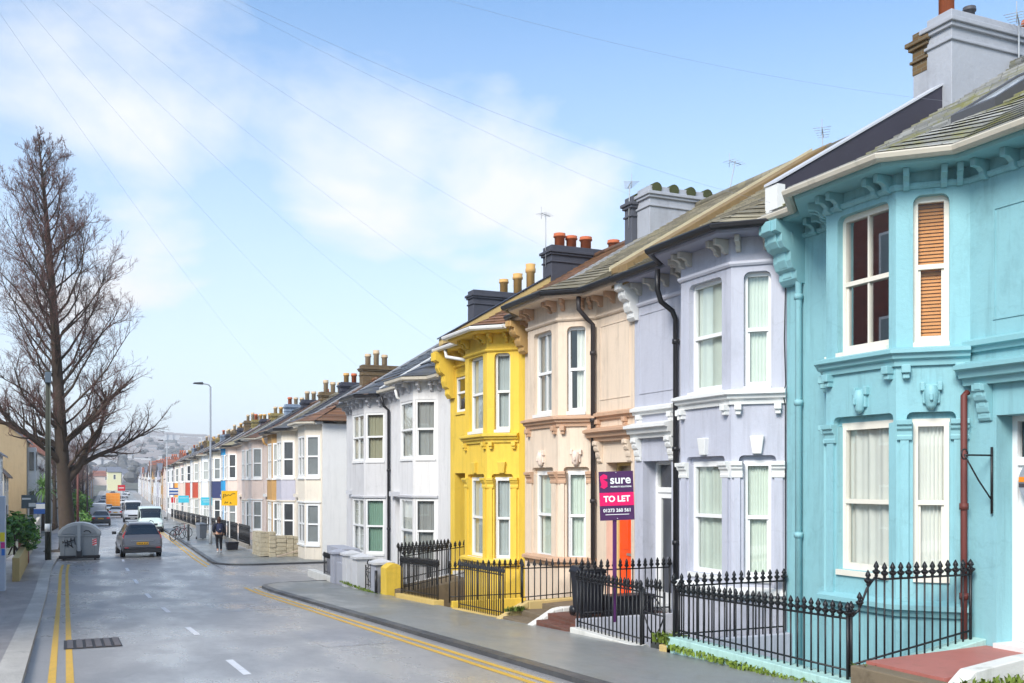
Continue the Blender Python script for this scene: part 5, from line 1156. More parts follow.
# white panel van, facing the camera (front at +y before turning round)
VAN = [(0,.4,1.2,2.0,.9,.8),(.1,.35,1.25,2.35,.97,.86),(1.2,.33,1.25,2.42,.99,.88),(3.4,.33,1.25,2.42,.99,.88),(3.8,.33,1.22,2.36,.99,.84),(4.35,.34,1.2,1.9,.98,.76),(4.75,.34,1.16,1.32,.97,.74),(5.2,.36,.98,1.03,.93,.7),(5.35,.42,.72,.74,.86,.6)]
def van(label, pm, wsc=1., group=None):
    c, p = vehicle('van', label, 'van', VAN, (1.0,4.45), pm, [('windscreen', 4.25, 5.85, 7.05, 9.0, 0, CGL), ('side_window', 4.05, 5.5, 5.3, 6.8, 1, CGL), ('side_window', 4.05, 5.5, 5.3, 6.8, -1, CGL), ('rear_window', .05, .9, 5.3, 6.9, 0, CGL)], group, .34)
    for sx in (-1, 1):
        q = MB(); q.box(sx*.7-.14,5.18,.78,sx*.7+.14,5.32,1.0); o = q.build('headlight', CLRL, None, .03); o.parent = c
        q = MB(); q.box(sx*.88-.06,-.02,.8,sx*.88+.06,.08,1.3); o = q.build('tail_light', REDL, None, .02); o.parent = c
    q = MB(); q.box(-.86,5.28,.36,.86,5.44,.62); o = q.build('bumper', DKPL, None, .04); o.parent = c
    q = MB(); q.box(-.5,5.3,.7,.5,5.36,.9); o = q.build('grille', DKPL, None, .02); o.parent = c
    add_plate(c, 5.44, .5, -1, PLATE_W); add_plate(c, .02, .6, 1, PLATE_Y); add_mirrors(c, 4.7, 1.35, 1.0, DKPL); return c
v1 = van('tall white panel van coming towards the grey people carrier', paint('white', (.72,.72,.71))); place(v1, 7.0, 122, PI+BENDR)
v2 = van('pale mint-white van parked in front of the tall white van', paint('pale_mint', hexc(206,220,212))); v2.scale = (.98,.9,.86); place(v2, 6.35, 88, PI+BENDR)
v3 = van('silver van parked behind the dark car on the left', paint('silver', hexc(176,178,182))); v3.scale = (.95,.9,.86); place(v3, 3.3, 119, BENDR)
# truck with an orange box body
root = thing('box_truck', 'truck with an orange slatted box body driving away', 'truck')
OR_ = M('orange_panel', hexc(244,150,40), .5, .06); q = MB(); q.box(-1.15,0,1.0,1.15,4.6,3.2); tb = q.build('box_body', OR_, root, .03)
q = MB()
for k in range(4): q.box(-1.0+k*.66-.02,-.03,1.05,-1.0+k*.66+.02,.0,3.15)
for k in range(4): q.box(-1.1,-.034,1.25+k*.5,1.1,-.001,1.29+k*.5)
q.build('slat', M('pale_orange', hexc(250,196,110), .5), tb)
q = MB(); q.box(-1.0,4.75,.6,1.0,6.3,2.5); q.build('cab', paint('white', (.72,.72,.71)), root, .12)
q = MB(); q.box(-1.0,-.1,.55,1.0,4.7,.98); q.build('chassis', DKPL, root)
for sx in (-1, 1):
    q = MB(); q.box(sx*.85-.12,-.14,.7,sx*.85+.12,-.1,.86); q.build('tail_light', REDL, root)
    for y in (1.0, 5.4):
        q = MB(); q.tube([(sx*.88-.13,y,.42),(sx*.88+.13,y,.42)], .42, 16); q.build('wheel', RUB, root)
q = MB(); q.box(-.26,-.14,.62,.26,-.12,.73); q.build('number_plate', PLATE_Y, root)
place(root, 7.6, 186, BENDR)
# further cars far down the street
specs = [(6.0,140,0,'silver',hexc(170,172,176),'silver car far ahead in the left lane'),(9.6,165,PI,'blue_grey',hexc(70,80,100),'blue-grey car coming up beyond the white van'),(10.4,205,PI,'black',hexc(30,30,34),'black car coming up beyond the orange truck'),
 (11.8,240,PI,'white',(.72,.72,.71),'white car far down on the right of the orange truck'),(8.6,262,0,'silver',(0,0,0),'silver car farthest away on the left side'),(6.2,170,0,'white',(0,0,0),'white car parked at the left before the orange truck'),(7.0,225,0,'midnight',(0,0,0),'dark car far away on the left beyond the truck'),(13.2,280,PI,'midnight',(0,0,0),'dark car farthest away on the right side'),(7.4,196,0,'pale_mint',(0,0,0),'pale car on the left just beyond the orange truck'),(9.6,285,0,'blue_grey',(0,0,0),'blue-grey car on the left in the far distance'),(11.6,312,0,'white',(0,0,0),'white car on the left where the street climbs'),
 (16.2,318,PI,'silver',(0,0,0),'silver car on the right where the street climbs'),(14.0,345,0,'black',(0,0,0),'black car on the left near the far end of the street'),(18.6,352,PI,'white',(0,0,0),'white car on the right near the far end of the street'),(12.6,228,PI,'midnight',(0,0,0),'dark car parked on the right beyond the orange truck')]
for x, y, rz, nm, col, lab in specs:
    c = copy_tree(dark); c['label'] = lab; place(c, x, y, rz+BENDR)
    mt = paint(nm, col)
    for ch in c.children:
        if ch.name.startswith('body'):
            ch.data = ch.data.copy(); ch.data.materials[0] = mt

# person walking away
def skin(name, joints, edges, mat, root_i=0, parent=None, sub=2):
    me = bpy.data.meshes.new(name); me.from_pydata([j[:3] for j in joints], edges, []); o = bpy.data.objects.new(name, me); COL.objects.link(o)
    o.modifiers.new('skin', 'SKIN'); sv = me.skin_vertices[0].data if me.skin_vertices else None
    if sv is None:
        bpy.context.view_layer.objects.active = o; bpy.ops.mesh.customdata_skin_add(); sv = me.skin_vertices[0].data
    for i, j in enumerate(joints): sv[i].radius = (j[3], j[4] if len(j) > 4 else j[3]); sv[i].use_root = (i == root_i)
    s = o.modifiers.new('sub', 'SUBSURF'); s.levels = sub; s.render_levels = sub
    me.materials.append(mat)
    for p in me.polygons: p.use_smooth = True
    if parent: o.parent = parent
    return o
pr_ = thing('person', 'walking person in dark navy jacket and black leggings with a backpack', 'person')
SKIN = M('skin', hexc(206,158,132), .6, .05)
body = skin('body', [(0,0,.92,.14,.11),(0,0,1.1,.13,.1),(0,0,1.3,.15,.11),(0,.0,1.42,.09,.08),(0,.02,1.5,.05),(0,.03,1.6,.075,.085),(0,.02,1.68,.06,.07),
   (.17,0,1.38,.06),(.24,-.03,1.12,.045),(.23,.08,.92,.035),(.23,.12,.84,.03),(-.17,0,1.38,.06),(-.25,.0,1.12,.045),(-.22,.1,.95,.035),(-.21,.14,.87,.03),
   (.09,.02,.84,.095),(.1,.1,.5,.065),(.1,.02,.1,.04),(.1,.1,.04,.04),(-.09,-.02,.84,.095),(-.1,-.06,.5,.065),(-.1,-.28,.14,.04),(-.1,-.22,.04,.04)],
   [(0,1),(1,2),(2,3),(3,4),(4,5),(5,6),(2,7),(7,8),(8,9),(9,10),(2,11),(11,12),(12,13),(13,14),(0,15),(15,16),(16,17),(17,18),(0,19),(19,20),(20,21),(21,22)], SKIN, 0, pr_)
NAVYC = M('navy_cloth', hexc(34,38,56), .85, .15, 8); BLKC = M('black_cloth', (.015,.015,.018), .85, .15, 8)
j1 = skin('jacket', [(0,0,.86,.16,.13),(0,0,1.1,.15,.12),(0,0,1.3,.175,.13),(0,.01,1.43,.1,.09),(.18,0,1.38,.075),(.25,-.03,1.12,.06),(.235,.07,.94,.05),(-.18,0,1.38,.075),(-.26,0,1.12,.06),(-.225,.09,.97,.05)],
   [(0,1),(1,2),(2,3),(2,4),(4,5),(5,6),(2,7),(7,8),(8,9)], NAVYC, 0, pr_)
skin('leggings', [(0,0,.9,.145,.115),(.09,.02,.82,.1),(.1,.1,.5,.072),(.1,.02,.14,.05),(-.09,-.02,.82,.1),(-.1,-.06,.5,.072),(-.1,-.26,.17,.05)], [(0,1),(1,2),(2,3),(0,4),(4,5),(5,6)], BLKC, 0, pr_)
for x, y, z in ((.1,.05,.05),(-.1,-.24,.07)):
    q = MB(); q.lathe([(.045,-.05),(.055,-.03),(.05,.02),(.035,.06)], (x,y,z), 10, True, .85, 1.6); o = q.build('shoe', M('white_shoe', (.6,.6,.6), .6)); o.parent = pr_
q = MB(); q.lathe([(.02,1.47),(.075,1.5),(.1,1.58),(.1,1.66),(.08,1.73),(.03,1.765)], (0,.0,0), 12, True, .9, 1.05); q.lathe([(.02,1.36),(.06,1.4),(.06,1.5)], (0,-.07,0), 8); o = q.build('hair', M('brown_hair', hexc(74,48,34), .6, .3, 20)); o.parent = pr_
pr_.location = (6.85, 50.3, prof(50.3)+.118)
bp = thing('backpack', 'small dark blue backpack worn by the walking person', 'bag')
q = MB(); q.lathe([(.1,1.0),(.14,1.03),(.15,1.2),(.13,1.36),(.06,1.42)], (0,-.19,0), 10, True, 1., .55); o = q.build('bag', M('blue_bag', hexc(44,50,78), .8, .15, 6)); o.parent = bp
q = MB(); q.lathe([(.07,1.06),(.09,1.08),(.085,1.2),(.05,1.23)], (0,-.265,0), 8, True, 1., .4); o = q.build('pocket', M('blue_bag', (0,0,0))); o.parent = bp
q = MB(); q.box(-.02,-.31,1.13,.02,-.295,1.17); o = q.build('tag', WHITE); o.parent = bp
bp.location = pr_.location

# lamp columns
def lamp(label, x, y, h, group='street lamps on the right pavement'):
    z = prof(y)+.12; root = thing('street_lamp', label, 'lamp post', (x,y,z), group)
    q = MB(); q.tube([(x,y,z),(x,y,z+1.1)], .1, 10); q.build('base', GALV, root)
    q = MB(); q.tube([(x,y,z+1.1),(x,y,z+1.2),(x,y,z+h-.1)], [.09,.062,.05], 10); q.build('column', GALV, root)
    q = MB(); q.tube([(x,y,z+h-.12),(x-.1,y,z+h),(x-.45,y,z+h+.06)], .035, 6); q.build('arm', GALV, root)
    q = MB(); q.hexa([(x-.95,y-.1,z+h+.02),(x-.4,y-.13,z+h+.0),(x-.4,y+.13,z+h+.0),(x-.95,y+.1,z+h+.02)], [(x-.92,y-.06,z+h+.1),(x-.42,y-.1,z+h+.14),(x-.42,y+.1,z+h+.14),(x-.92,y+.06,z+h+.1)]); q.build('lamp_head', M('dark_lamp', (.05,.05,.055), .5), root, .01)
lamp('tall slim grey street lamp beside the walking person', 7.55, 58.9, 9.05); lamp('second tall grey street lamp down the right pavement', 7.5+bend(118), 118, 8.9)
lamp('third grey street lamp far down the right pavement', 7.5+bend(168), 168, 8.6); lamp('farthest thin street lamp down the right pavement', 7.5+bend(222), 222, 8.4)
# bollard, bicycles, small bins, black crate
q = MB(); q.lathe([(.07,0),(.07,.9),(.085,.92),(.085,.98),(.05,1.02)], (0,0,0), 12); o = tag(q.build('bollard', M('grey_bollard', hexc(96,98,100), .6)), 'slim grey bollard on the kerb near the parked bicycle', 'bollard'); o.location = (6.95,64.5,prof(64.5)+.1)
def bicycle(label, loc, rz, mat):
    root = thing('bicycle', label, 'bicycle', (0,0,0), 'bicycles by the right kerb')
    for y in (0, 1.02):
        q = MB(); q.tube([(0,y+.33*math.cos(t*PI/12),.34+.33*math.sin(t*PI/12)) for t in range(25)], .022, 6); w = q.build('wheel', RUB); w.parent = root
        q = MB()
        for k in range(8): q.tube([(0,y,.34),(0,y+.32*math.cos(k*PI/4),.34+.32*math.sin(k*PI/4))], .004, 3)
        s = q.build('spokes', ALLOY); s.parent = w
    q = MB()
    for a, b in (((0,0,.34),(0,.42,.3)),((0,.42,.3),(0,.26,.82)),((0,0,.34),(0,.28,.78)),((0,.3,.74),(0,.82,.78)),((0,.42,.3),(0,.84,.72)),((0,.84,.68),(0,1.02,.34)),((0,.84,.68),(0,.8,.95))): q.tube([a, b], .018, 6)
    o = q.build('frame', mat); o.parent = root
    q = MB(); q.box(-.06,.12,.83,.06,.38,.88); o = q.build('saddle', RUB, None, .02); o.parent = root
    q = MB(); q.tube([(-.28,.78,.98),(-.1,.82,.97),(.1,.82,.97),(.28,.78,.98)], .014, 6); o = q.build('handlebar', RUB); o.parent = root
    root.location = loc; root.rotation_euler = (math.radians(6),0,rz); return root
bicycle('dark bicycle leaning at the right kerb behind the people carrier', (6.25,66.5,prof(66.5)), math.radians(-40), M('dark_bike', (.03,.03,.04), .4))
bicycle('second bicycle with a red frame just behind the dark one', (6.5,68.2,prof(68)), math.radians(-62), M('red_bike', (.3,.04,.05), .4))
wheelie('grey wheelie bin by the railings left of the tall lamp', 7.85, 65.5, prof(65.5)+.12, .5, .6, 1.05, M('grey_plastic', hexc(120,126,134), .5, .1), None, .3)
root = thing('recycling_box', 'low black recycling box by the railing behind the walking person', 'box', (7.75,52.3,prof(52.3)+.13))
z = prof(52.3)+.13; q = MB(); q.hexa([(7.5,52.0,z),(8.0,52.0,z),(8.0,52.45,z),(7.5,52.45,z)], [(7.45,51.95,z+.36),(8.05,51.95,z+.36),(8.05,52.5,z+.36),(7.45,52.5,z+.36)]); q.build('tub', PLB, root, .02)
q = MB(); q.box(7.43,51.93,z+.362,8.07,52.52,z+.41); q.build('lid', PLB, root, .015)
# railings of the long row, one run per house front
for i in range(2, 15):
    a, b = EDGE[i], EDGE[i+1]-.9
    x = 8.35; zz = prof(a)
    railing('black front railing before the ' + LOOK[i][2], (x+bend(a), a), (x+bend(b), b), (prof(a)+.35, prof(b)+.35), (prof(a)+1.15, prof(b)+1.15), .14 if i < 5 else .22, 'arrow', 'railings of the long row', .1, None, .02, 1.3)
    mb = MB(); mb.hexa([(x-.1+bend(a),a,prof(a)-.1),(x+.1+bend(a),a,prof(a)-.1),(x+.1+bend(b),b,prof(b)-.1),(x-.1+bend(b),b,prof(b)-.1)], [(x-.1+bend(a),a,prof(a)+.36),(x+.1+bend(a),a,prof(a)+.36),(x+.1+bend(b),b,prof(b)+.36),(x-.1+bend(b),b,prof(b)+.36)])
    wall_thing('stained low wall under the railing before the ' + LOOK[i][2], mb, M('stained_render', hexc(150,144,134), .8, .15, 2, .2, 20, .5, hexc(90,86,76), 2), 'low_wall', 'low wall', 'low walls of the long row')
# rubble wall with a plank
RUBBLE = M('rubble_stone', hexc(192,180,154), .85, .3, 2.6, .6, 7, .85, hexc(128,110,76), 3.2, False)
def rubble(label, x0, x1, y0, y1, zb, zt, seed):
    r = random.Random(seed); mb = MB(); z = zb
    while z < zt-.05:
        hgt = r.uniform(.14, .24); y = y0
        while y < y1-.05:
            L = r.uniform(.2, .5); e = r.uniform(0, .03); top = min(z+hgt, zt+r.uniform(-.06, .03))
            mb.box(x0-e, y, z, x1+e, min(y+L-.015, y1), top-.012); y += L
        z += hgt
    mb.box(x0+.02, y0+.02, zb, x1-.02, y1-.02, zt-.1)
    return wall_thing(label, mb, RUBBLE, 'rubble_wall', 'stone wall', None, .02)
rubble('crumbling cream rubble wall facing the street at the end house', 8.1, 8.45, 46.0, 48.2, -1.45, -.25, 1)
o = rubble('lower crumbling rubble wall along the side street', 8.5, 8.8, 46.0, 47.4, -1.45, -.3, 2)
bpy.data.objects.remove(o)
mb = MB(); r = random.Random(8); x = 8.46
while x < 10.1:
    L = r.uniform(.25, .5)
    z = -1.45
    while z < -.35-(x-8.4)*.25:
        hgt = r.uniform(.15, .25); mb.box(x, 45.85-r.uniform(0, .03), z, min(x+L-.015, 10.15), 46.15, z+hgt-.012); z += hgt
    x += L
wall_thing('crumbling rubble wall turning along the side street', mb, RUBBLE, 'rubble_wall', 'stone wall', None, .02)
mb = MB(); mb.hexa([(8.7,45.3,-1.38),(9.9,45.5,-1.1),(9.9,45.62,-1.1),(8.7,45.42,-1.38)], [(8.7,45.3,-1.33),(9.9,45.5,-1.05),(9.9,45.62,-1.05),(8.7,45.42,-1.33)]); wall_thing('pale wooden plank leaning by the rubble wall', mb, M('pale_wood', hexc(196,176,156), .7, .1), 'plank', 'plank')
# estate boards along the row
def board(label, x, y, zc, w, h, rz, bm, pm=None, marks=None, pl=2.2, markm=None):
    root = thing('sign_board', label, 'sign')
    q = MB(); q.box(-w/2,-.02,-h/2,w/2,.02,h/2); b = q.build('board', bm); b.parent = root
    if marks:
        for mk in marks:
            q = MB(); q.box(mk[0]*w/2, -.026, mk[1]*h/2, mk[2]*w/2, -.021, mk[3]*h/2); o = q.build('lettering', markm or PLK); o.parent = b
    q = MB(); q.box(-.03,.021,-pl,.03,.06,h/2); o = q.build('post', pm or WHITE); o.parent = root
    root.location = (x,y,zc); root.rotation_euler.z = rz; return root
YB = M('yellow_board', hexc(246,190,20), .5, .03); CY = M('cyan_board', hexc(70,190,214), .5, .04); BB = M('blue_board', hexc(40,84,150), .5, .04); DG = M('dark_grey_board', hexc(70,84,88), .5, .05); RDB = M('red_board', hexc(200,40,50), .5)
yb = board('yellow sign with black scrawl in front of the pinkish cream house', 8.35, 57.2, 1.1, .85, .82, -.15, YB, None, None, 2.2)
q = MB()
for st in ([(-.32,.1),(-.3,.24),(-.2,.22),(-.26,.1),(-.14,.14),(-.05,.2),(.05,.14),(.1,.22),(.22,.26),(.3,.24)], [(-.34,.0),(-.32,.12)], [(-.26,-.3),(-.2,-.18),(-.16,-.28),(-.08,-.2)], [(.02,-.3),(.06,-.22),(.1,-.3)]): q.tube([(x,-.024,z) for x, z in st], .016, 5)
o = q.build('scrawl', PLK); o.parent = [c for c in yb.children if c.name.startswith('board')][0]
board('cyan sign board left of the walking person', 8.4+bend(78), 78, .55, .8, .6, -.2, CY, None, ((-.8,.3,.8,.4),(-.6,-.2,.6,-.1)), 2.6, WHITE)
board('second cyan sign board farther left along the railings', 8.4+bend(104), 104, .3, 1.0, .7, -.2, CY, None, ((-.8,.3,.8,.4),), 2.8, WHITE)
board('white and blue sign board above the bicycles', 7.9+bend(112), 112, 1.0, .9, .75, -.2, BB, None, ((-1,.25,1,.7),(-1,-.6,1,-.3)), 3.2, WHITE)
board('red round-cornered sign far down the street', 9.6, 200, .9, 1.3, 1.1, 0, RDB, None, ((-.7,-.15,.7,.15),), 4.2, WHITE)
board('small red shop sign low on the right far down', 9.6+bend(140), 140, -.4, 1.0, .7, 0, RDB, None, None, 2.)
# ------------------------------------------------------------------ left side, trees, poles
BARK = M('bark', hexc(76,64,54), .9, .3, 5, .6, 14, .35, hexc(72,74,50), 2.); TWIG = M('twig_bark', hexc(112,82,76), .9, .2, 5)
def bare_tree(label, loc, H, spread, seed, nl=58, detail=1., lean=(0,0), group=None, fork=True, tr=.38):
    r = random.Random(seed); root = thing('bare_tree', label, 'tree', (0,0,0), group)
    t = MB(); pts = []; rad = []
    for k in range(15):
        f = k/14; pts.append((lean[0]*f+.12*math.sin(f*5+seed)*f, lean[1]*f+.1*math.cos(f*4)*f, -.2+f*H)); rad.append(tr*(1.28 if k == 0 else 1.05 if k == 1 else 1)*max(.03, (1-f)**.8)+.012)
    t.tube(pts, rad, 12)
    L = lambda f: Vector(pts[min(13, int(f*14))]).lerp(Vector(pts[min(14, int(f*14)+1)]), f*14-int(f*14))
    for k in range(7):  # buttress roots
        a = k*2*PI/7+.3; t.tube([(tr*.7*math.cos(a),tr*.7*math.sin(a),.7),(tr*1.2*math.cos(a),tr*1.2*math.sin(a),.12),(tr*1.75*math.cos(a),tr*1.75*math.sin(a),-.15)], [tr*.3,tr*.28,tr*.15], 6)
    c = MB(); w = MB()
    def grow(p, d, ln, rr, depth, mb):
        n = 5 if depth < 2 else 3 if depth == 2 else 2
        ps = [p.copy()]; dd = d.copy()
        for k in range(n):
            dd = (dd+Vector((r.gauss(0,.2),r.gauss(0,.2),r.gauss(.10 if depth > 0 else .12,.1)))).normalized(); ps.append(ps[-1]+dd*ln/n)
        mb.tube(ps, [max(.0045, rr*(1-.8*k/n)) for k in range(n+1)], 7 if depth == 0 else 4 if depth == 1 else 3, True, False)
        if depth >= 3: return
        m = int({0: 12, 1: 10, 2: 8}[depth]*detail*(.6+.4*min(1, ln/3))+.5)
        for k in range(m):
            f = r.uniform(.22 if depth == 0 else .12, 1.); i = min(n-1, int(f*n)); q = ps[i].lerp(ps[i+1], f*n-i)
            ax = (ps[i+1]-ps[i]).normalized(); side = ax.cross(Vector((r.gauss(0,1),r.gauss(0,1),r.gauss(0,1)))).normalized()
            nd = (ax*.75+side*r.uniform(.5,.95)+Vector((0,0,.16))).normalized()
            grow(q, nd, ln*r.uniform(.3,.5)*(1.1-.4*f), max(.0055, rr*.4*(1-.5*f)), depth+1, w if depth >= 1 else c)
    for k in range(nl):
        f = .2+.78*(k/nl)**.9; hgt = f*H; env = spread*(1.0 if f < .45 else max(.08, 1-(f-.45)/.58)**.7)
        if f < .3: env *= .75
        a = k*2.4+r.uniform(-.4,.4); up = r.uniform(.55,1.05)+f*.55
        d = Vector((math.cos(a), math.sin(a), up)).normalized()
        grow(L(f), d, env*r.uniform(.8,1.15)*1.15, .028+.1*(1-f)*r.uniform(.5,1.1)*tr/.45, 0, c)
    if fork:
        for (a, h, ln, rr, up) in ((-.05,.175,5.4,.24,.85),(.25,.2,5.6,.17,.5),(3.3,.22,5.6,.17,.6),(2.6,.26,5.2,.15,.5),(-.5,.27,5.,.15,.6)):
            grow(L(h), Vector((math.cos(a),math.sin(a),up)).normalized(), ln, rr, 0, c)
    o = t.build('trunk', BARK); o.parent = root; o = c.build('limbs', BARK); o.parent = root; o = w.build('twigs', TWIG); o.parent = root
    root.location = loc; return root
bare_tree('tall bare winter tree towering behind the communal bin', (.2,56,prof(56)), 21.2, 4.6, 5, 70, 1.0, (-1.35,0))
mb = MB(); mb.add([(x,y,prof(55)+.03+.0) for x, y in arc(.0,55.6,1.05,0,2*PI*15/16,15)] + [(x,y,prof(55)+.15) for x, y in arc(.0,55.6,.98,0,2*PI*15/16,15)], [(i,(i+1) % 16,16+(i+1) % 16,16+i) for i in range(16)] + [tuple(range(16,32))]); struct('tree_pit', mb, M('tree_pit_soil', hexc(92,82,70), .9, .2, 4))
t2 = bare_tree('smaller hazy bare tree beyond the left-hand poles', (-.8,96,prof(96)), 9.5, 2.4, 9, 30, .9, (0,0), 'bare trees down the left pavement', False, .2)
for (x, y, s, rz, lab) in ((-.2,112,1.05,1.,'second hazy bare tree down the left pavement'),(1.1,130,1.0,2.,'third hazy bare tree down the left pavement'),(2.2,152,1.1,3.,'farthest bare tree down the left pavement')):
    c = copy_tree(t2); c['label'] = lab; c.location = (x,y,prof(y)); c.scale = (s,s,s); c.rotation_euler.z = rz
# telegraph pole with cable box
POLE = M('weathered_pole', hexc(62,64,54), .85, .25, 3, .4, 20, .5, hexc(88,92,70), 2.)
def pole(label, x, y, h, rad, mat, extras=True, group=None):
    z = prof(y)+.1; root = thing('telegraph_pole', label, 'pole', (x,y,z), group)
    q = MB(); q.tube([(x,y,z-.1),(x,y,z+h)], [rad,rad*.8], 12); q.build('shaft', mat, root)
    if extras:
        q = MB(); q.box(x-.13,y-.26,z+h-.55,x+.13,y-.08,z+h-.08); q.build('cable_box', M('blue_grey_box', hexc(96,110,122), .5), root, .02)
        q = MB(); q.tube([(x,y,z+1.25),(x,y,z+1.6)], rad*1.02+.004, 12); q.build('white_band', WHITE, root)
        q = MB(); q.tube([(x+rad*.75,y-rad*.75,z),(x+rad*.62,y-rad*.62,z+h-.5)], .02, 6); q.build('conduit', M('conduit', hexc(120,124,112), .6), root)
        q = MB()
        for k in range(7): q.tube([(x-.16,y,z+3.2+k*.45),(x+.16,y,z+3.2+k*.45)], .012, 5)
        q.build('climbing_pegs', GALV, root)
    return root
pole('dark wooden telegraph pole with a white band beside the bare tree', -.68, 48.6, 8.35, .13, POLE)
pole('slim reddish brown pole just right of the big trunk', .9, 84, 5.2, .1, M('red_brown_pole', hexc(104,62,54), .7, .1), False, 'poles down the left pavement')
pole('thin dark pole farther down the left pavement', 1.85, 99, 5.6, .08, M('dark_pole', hexc(60,52,54), .7, .1), False, 'poles down the left pavement')
pole('tall telegraph pole near the viewpoint carrying the overhead wires', -2.0, 12.2, 9.6, .14, POLE, False)
# overhead wires, each sagging from the near pole to a house
WIRE = M('wire', hexc(150,156,168), .6)
top = Vector((-2.0,12.2,prof(12.2)+9.6))
for (e, sag, lab) in (((13.4,21.9,9.2),.25,'thin overhead wire to the grey stack of the peach house'),((13.3,27.,9.0),.3,'thin overhead wire to the dark stack with orange pots'),((13.3,33.2,8.6),.35,'thin overhead wire to the stack with tall buff pots'),
        ((10.0,27.3,5.9),.4,'thin overhead wire to the yellow house eaves'),((10.0,33.,5.2),.5,'thin overhead wire to the grey pair of houses'),((9.9,43.5,4.6),.6,'thin overhead wire to the white-sided end house'),
        ((10.0,12.45,6.3),.45,'thin overhead wire to the parapet of the turquoise house'),((13.4,12.15,8.3),.5,'thin overhead wire to the big pale stack')):
    e = Vector(e); q = MB(); q.tube([top.lerp(e, k/20)-Vector((0,0,sag*4*(k/20)*(1-k/20))) for k in range(21)]  , .0015, 4, True, False)
    tag(q.build('overhead_wire', WIRE), lab, 'wire', 'overhead wires')
# television aerials
def aerial(label, x, y, z, h, rz=0., n=6, boom=.9, tilt=0.):
    root = thing('tv_aerial', label, 'aerial', (0,0,0), 'television aerials on the stacks')
    q = MB(); q.tube([(0,0,0),(tilt*h,0,h)], .014, 5); o = q.build('mast', GALV); o.parent = root
    q = MB(); q.tube([(tilt*h-boom/2,0,h-.03),(tilt*h+boom/2,0,h-.03)], .01, 4)
    for k in range(n):
        xx = tilt*h-boom/2+boom*k/(n-1); q.tube([(xx,-.2+.02*k,h-.03),(xx,.2-.02*k,h-.03)], .006, 4)
    q.tube([(tilt*h-boom/2,0,h-.2),(tilt*h-boom/2,0,h+.16)], .008, 4); o = q.build('antenna', GALV); o.parent = root
    root.location = (x,y,z); root.rotation_euler.z = rz; return root
aerial('tall tv aerial left of the dark stack with orange pots', 13.25, 27.15, 8.5, 1.6, .5, 5, .45)
aerial('tv aerial with bushy head left of the grey stack', 13.2, 22.2, 8.5, 1.1, 1.2, 7, .6, -.15)
aerial('small cross-shaped tv aerial above the grey stack', 15.6, 21.4, 8.9, 1.5, .3, 4, .5, .3)
aerial('small tv aerial above the weathered stone parapet', 16.0, 18.2, 9.0, 1.2, .8, 5, .7, .2)
aerial('white tv aerial on the big pale stack', 14.8, 12.0, 8.6, 1.25, .6, 8, .8)
# left garden edge: painted cabinet, hedge, walls, boards
root = thing('painted_cabinet', 'grey-blue cabinet with bright yellow and magenta patches at the left edge', 'cabinet', (-2.1,34.3,prof(34)))
z = prof(34); q = MB(); q.box(-2.7,34.0,z+.1,-1.66,34.6,z+3.0); cb_ = q.build('box', M('pale_blue_box', hexc(176,188,204), .5, .06), root, .02)
for (x0, x1, z0, z1, nm, col) in ((-1.8,-1.668,1.62,1.9,'yellow_patch',hexc(236,216,60)),(-1.78,-1.668,1.42,1.6,'magenta_patch',hexc(206,60,140)),(-1.76,-1.668,1.2,1.4,'blue_patch',hexc(60,120,200)),(-1.95,-1.82,1.3,1.95,'pale_yellow_patch',hexc(230,224,150))):
    q = MB(); q.box(x0,33.99,z+z0,x1,33.999,z+z1); q.build(nm, M(nm, col, .5, .03), cb_)
def leafy(label, cx, cy, cz, rx, ry, rz, n, size, cols, seed, stem=True, name='hedge', cat='hedge'):
    r = random.Random(seed); root = thing(name, label, cat, (cx,cy,cz-rz))
    lumps = [(r.uniform(-.6,.6),r.uniform(-.6,.6),r.uniform(-.6,.6),r.uniform(.4,.65)) for k in range(9)]
    for ci, col in enumerate(cols):
        mb = MB()
        for k in range(n//len(cols)):
            L = r.choice(lumps); d = Vector((r.gauss(0,1),r.gauss(0,1),r.gauss(0,1))).normalized()*L[3]*r.uniform(.6,1.05)
            p = Vector((cx+(L[0]+d.x)*rx, cy+(L[1]+d.y)*ry, cz+(L[2]+d.z)*rz)); s = size*r.uniform(.6,1.3)
            a = Vector((r.gauss(0,1),r.gauss(0,1),r.gauss(0,.6))).normalized(); b = a.cross(Vector((r.gauss(0,1),r.gauss(0,1),r.gauss(0,1)))).normalized()
            mb.add([p-a*s, p+b*s*.42, p+a*s, p-b*s*.42], [(0,1,2,3)])
        mb.build('leaves', M('leaf_%s_%d' % (name, ci), col, .55, .35, 3, spec=.5), root)
    if stem:
        q = MB()
        for k in range(6): q.tube([(cx+r.uniform(-.3,.3)*rx,cy+r.uniform(-.3,.3)*ry,cz-rz*1.1),(cx+r.uniform(-.5,.5)*rx,cy+r.uniform(-.5,.5)*ry,cz)], .03, 5)
        q.build('stems', BARK, root)
    return root
leafy('bright green laurel hedge above the ochre planter wall', -1.75, 42.5, .15, .85, 2.8, .85, 1500, .13, (hexc(70,112,40), hexc(104,146,58), hexc(44,84,30)), 2)
leafy('dark green clipped hedge right of the slim red-brown pole', 1.3, 104, -.4, 1.3, 2.2, 1.5, 900, .2, (hexc(52,84,44), hexc(74,104,52)), 3)
leafy('brown bare beech hedge behind the bin by the pavement', 1.55, 92, -1.2, .5, 1.2, .8, 500, .12, (hexc(112,74,54), hexc(92,66,50)), 4)
mb = MB(); mb.box(-1.62,37.5,-1.6,-1.4,46,-.55); wall_thing('ochre planter wall under the laurel hedge', mb, M('ochre_wall', hexc(186,164,110), .8, .12, 2, .2, 20, .4, hexc(110,98,70), 2))
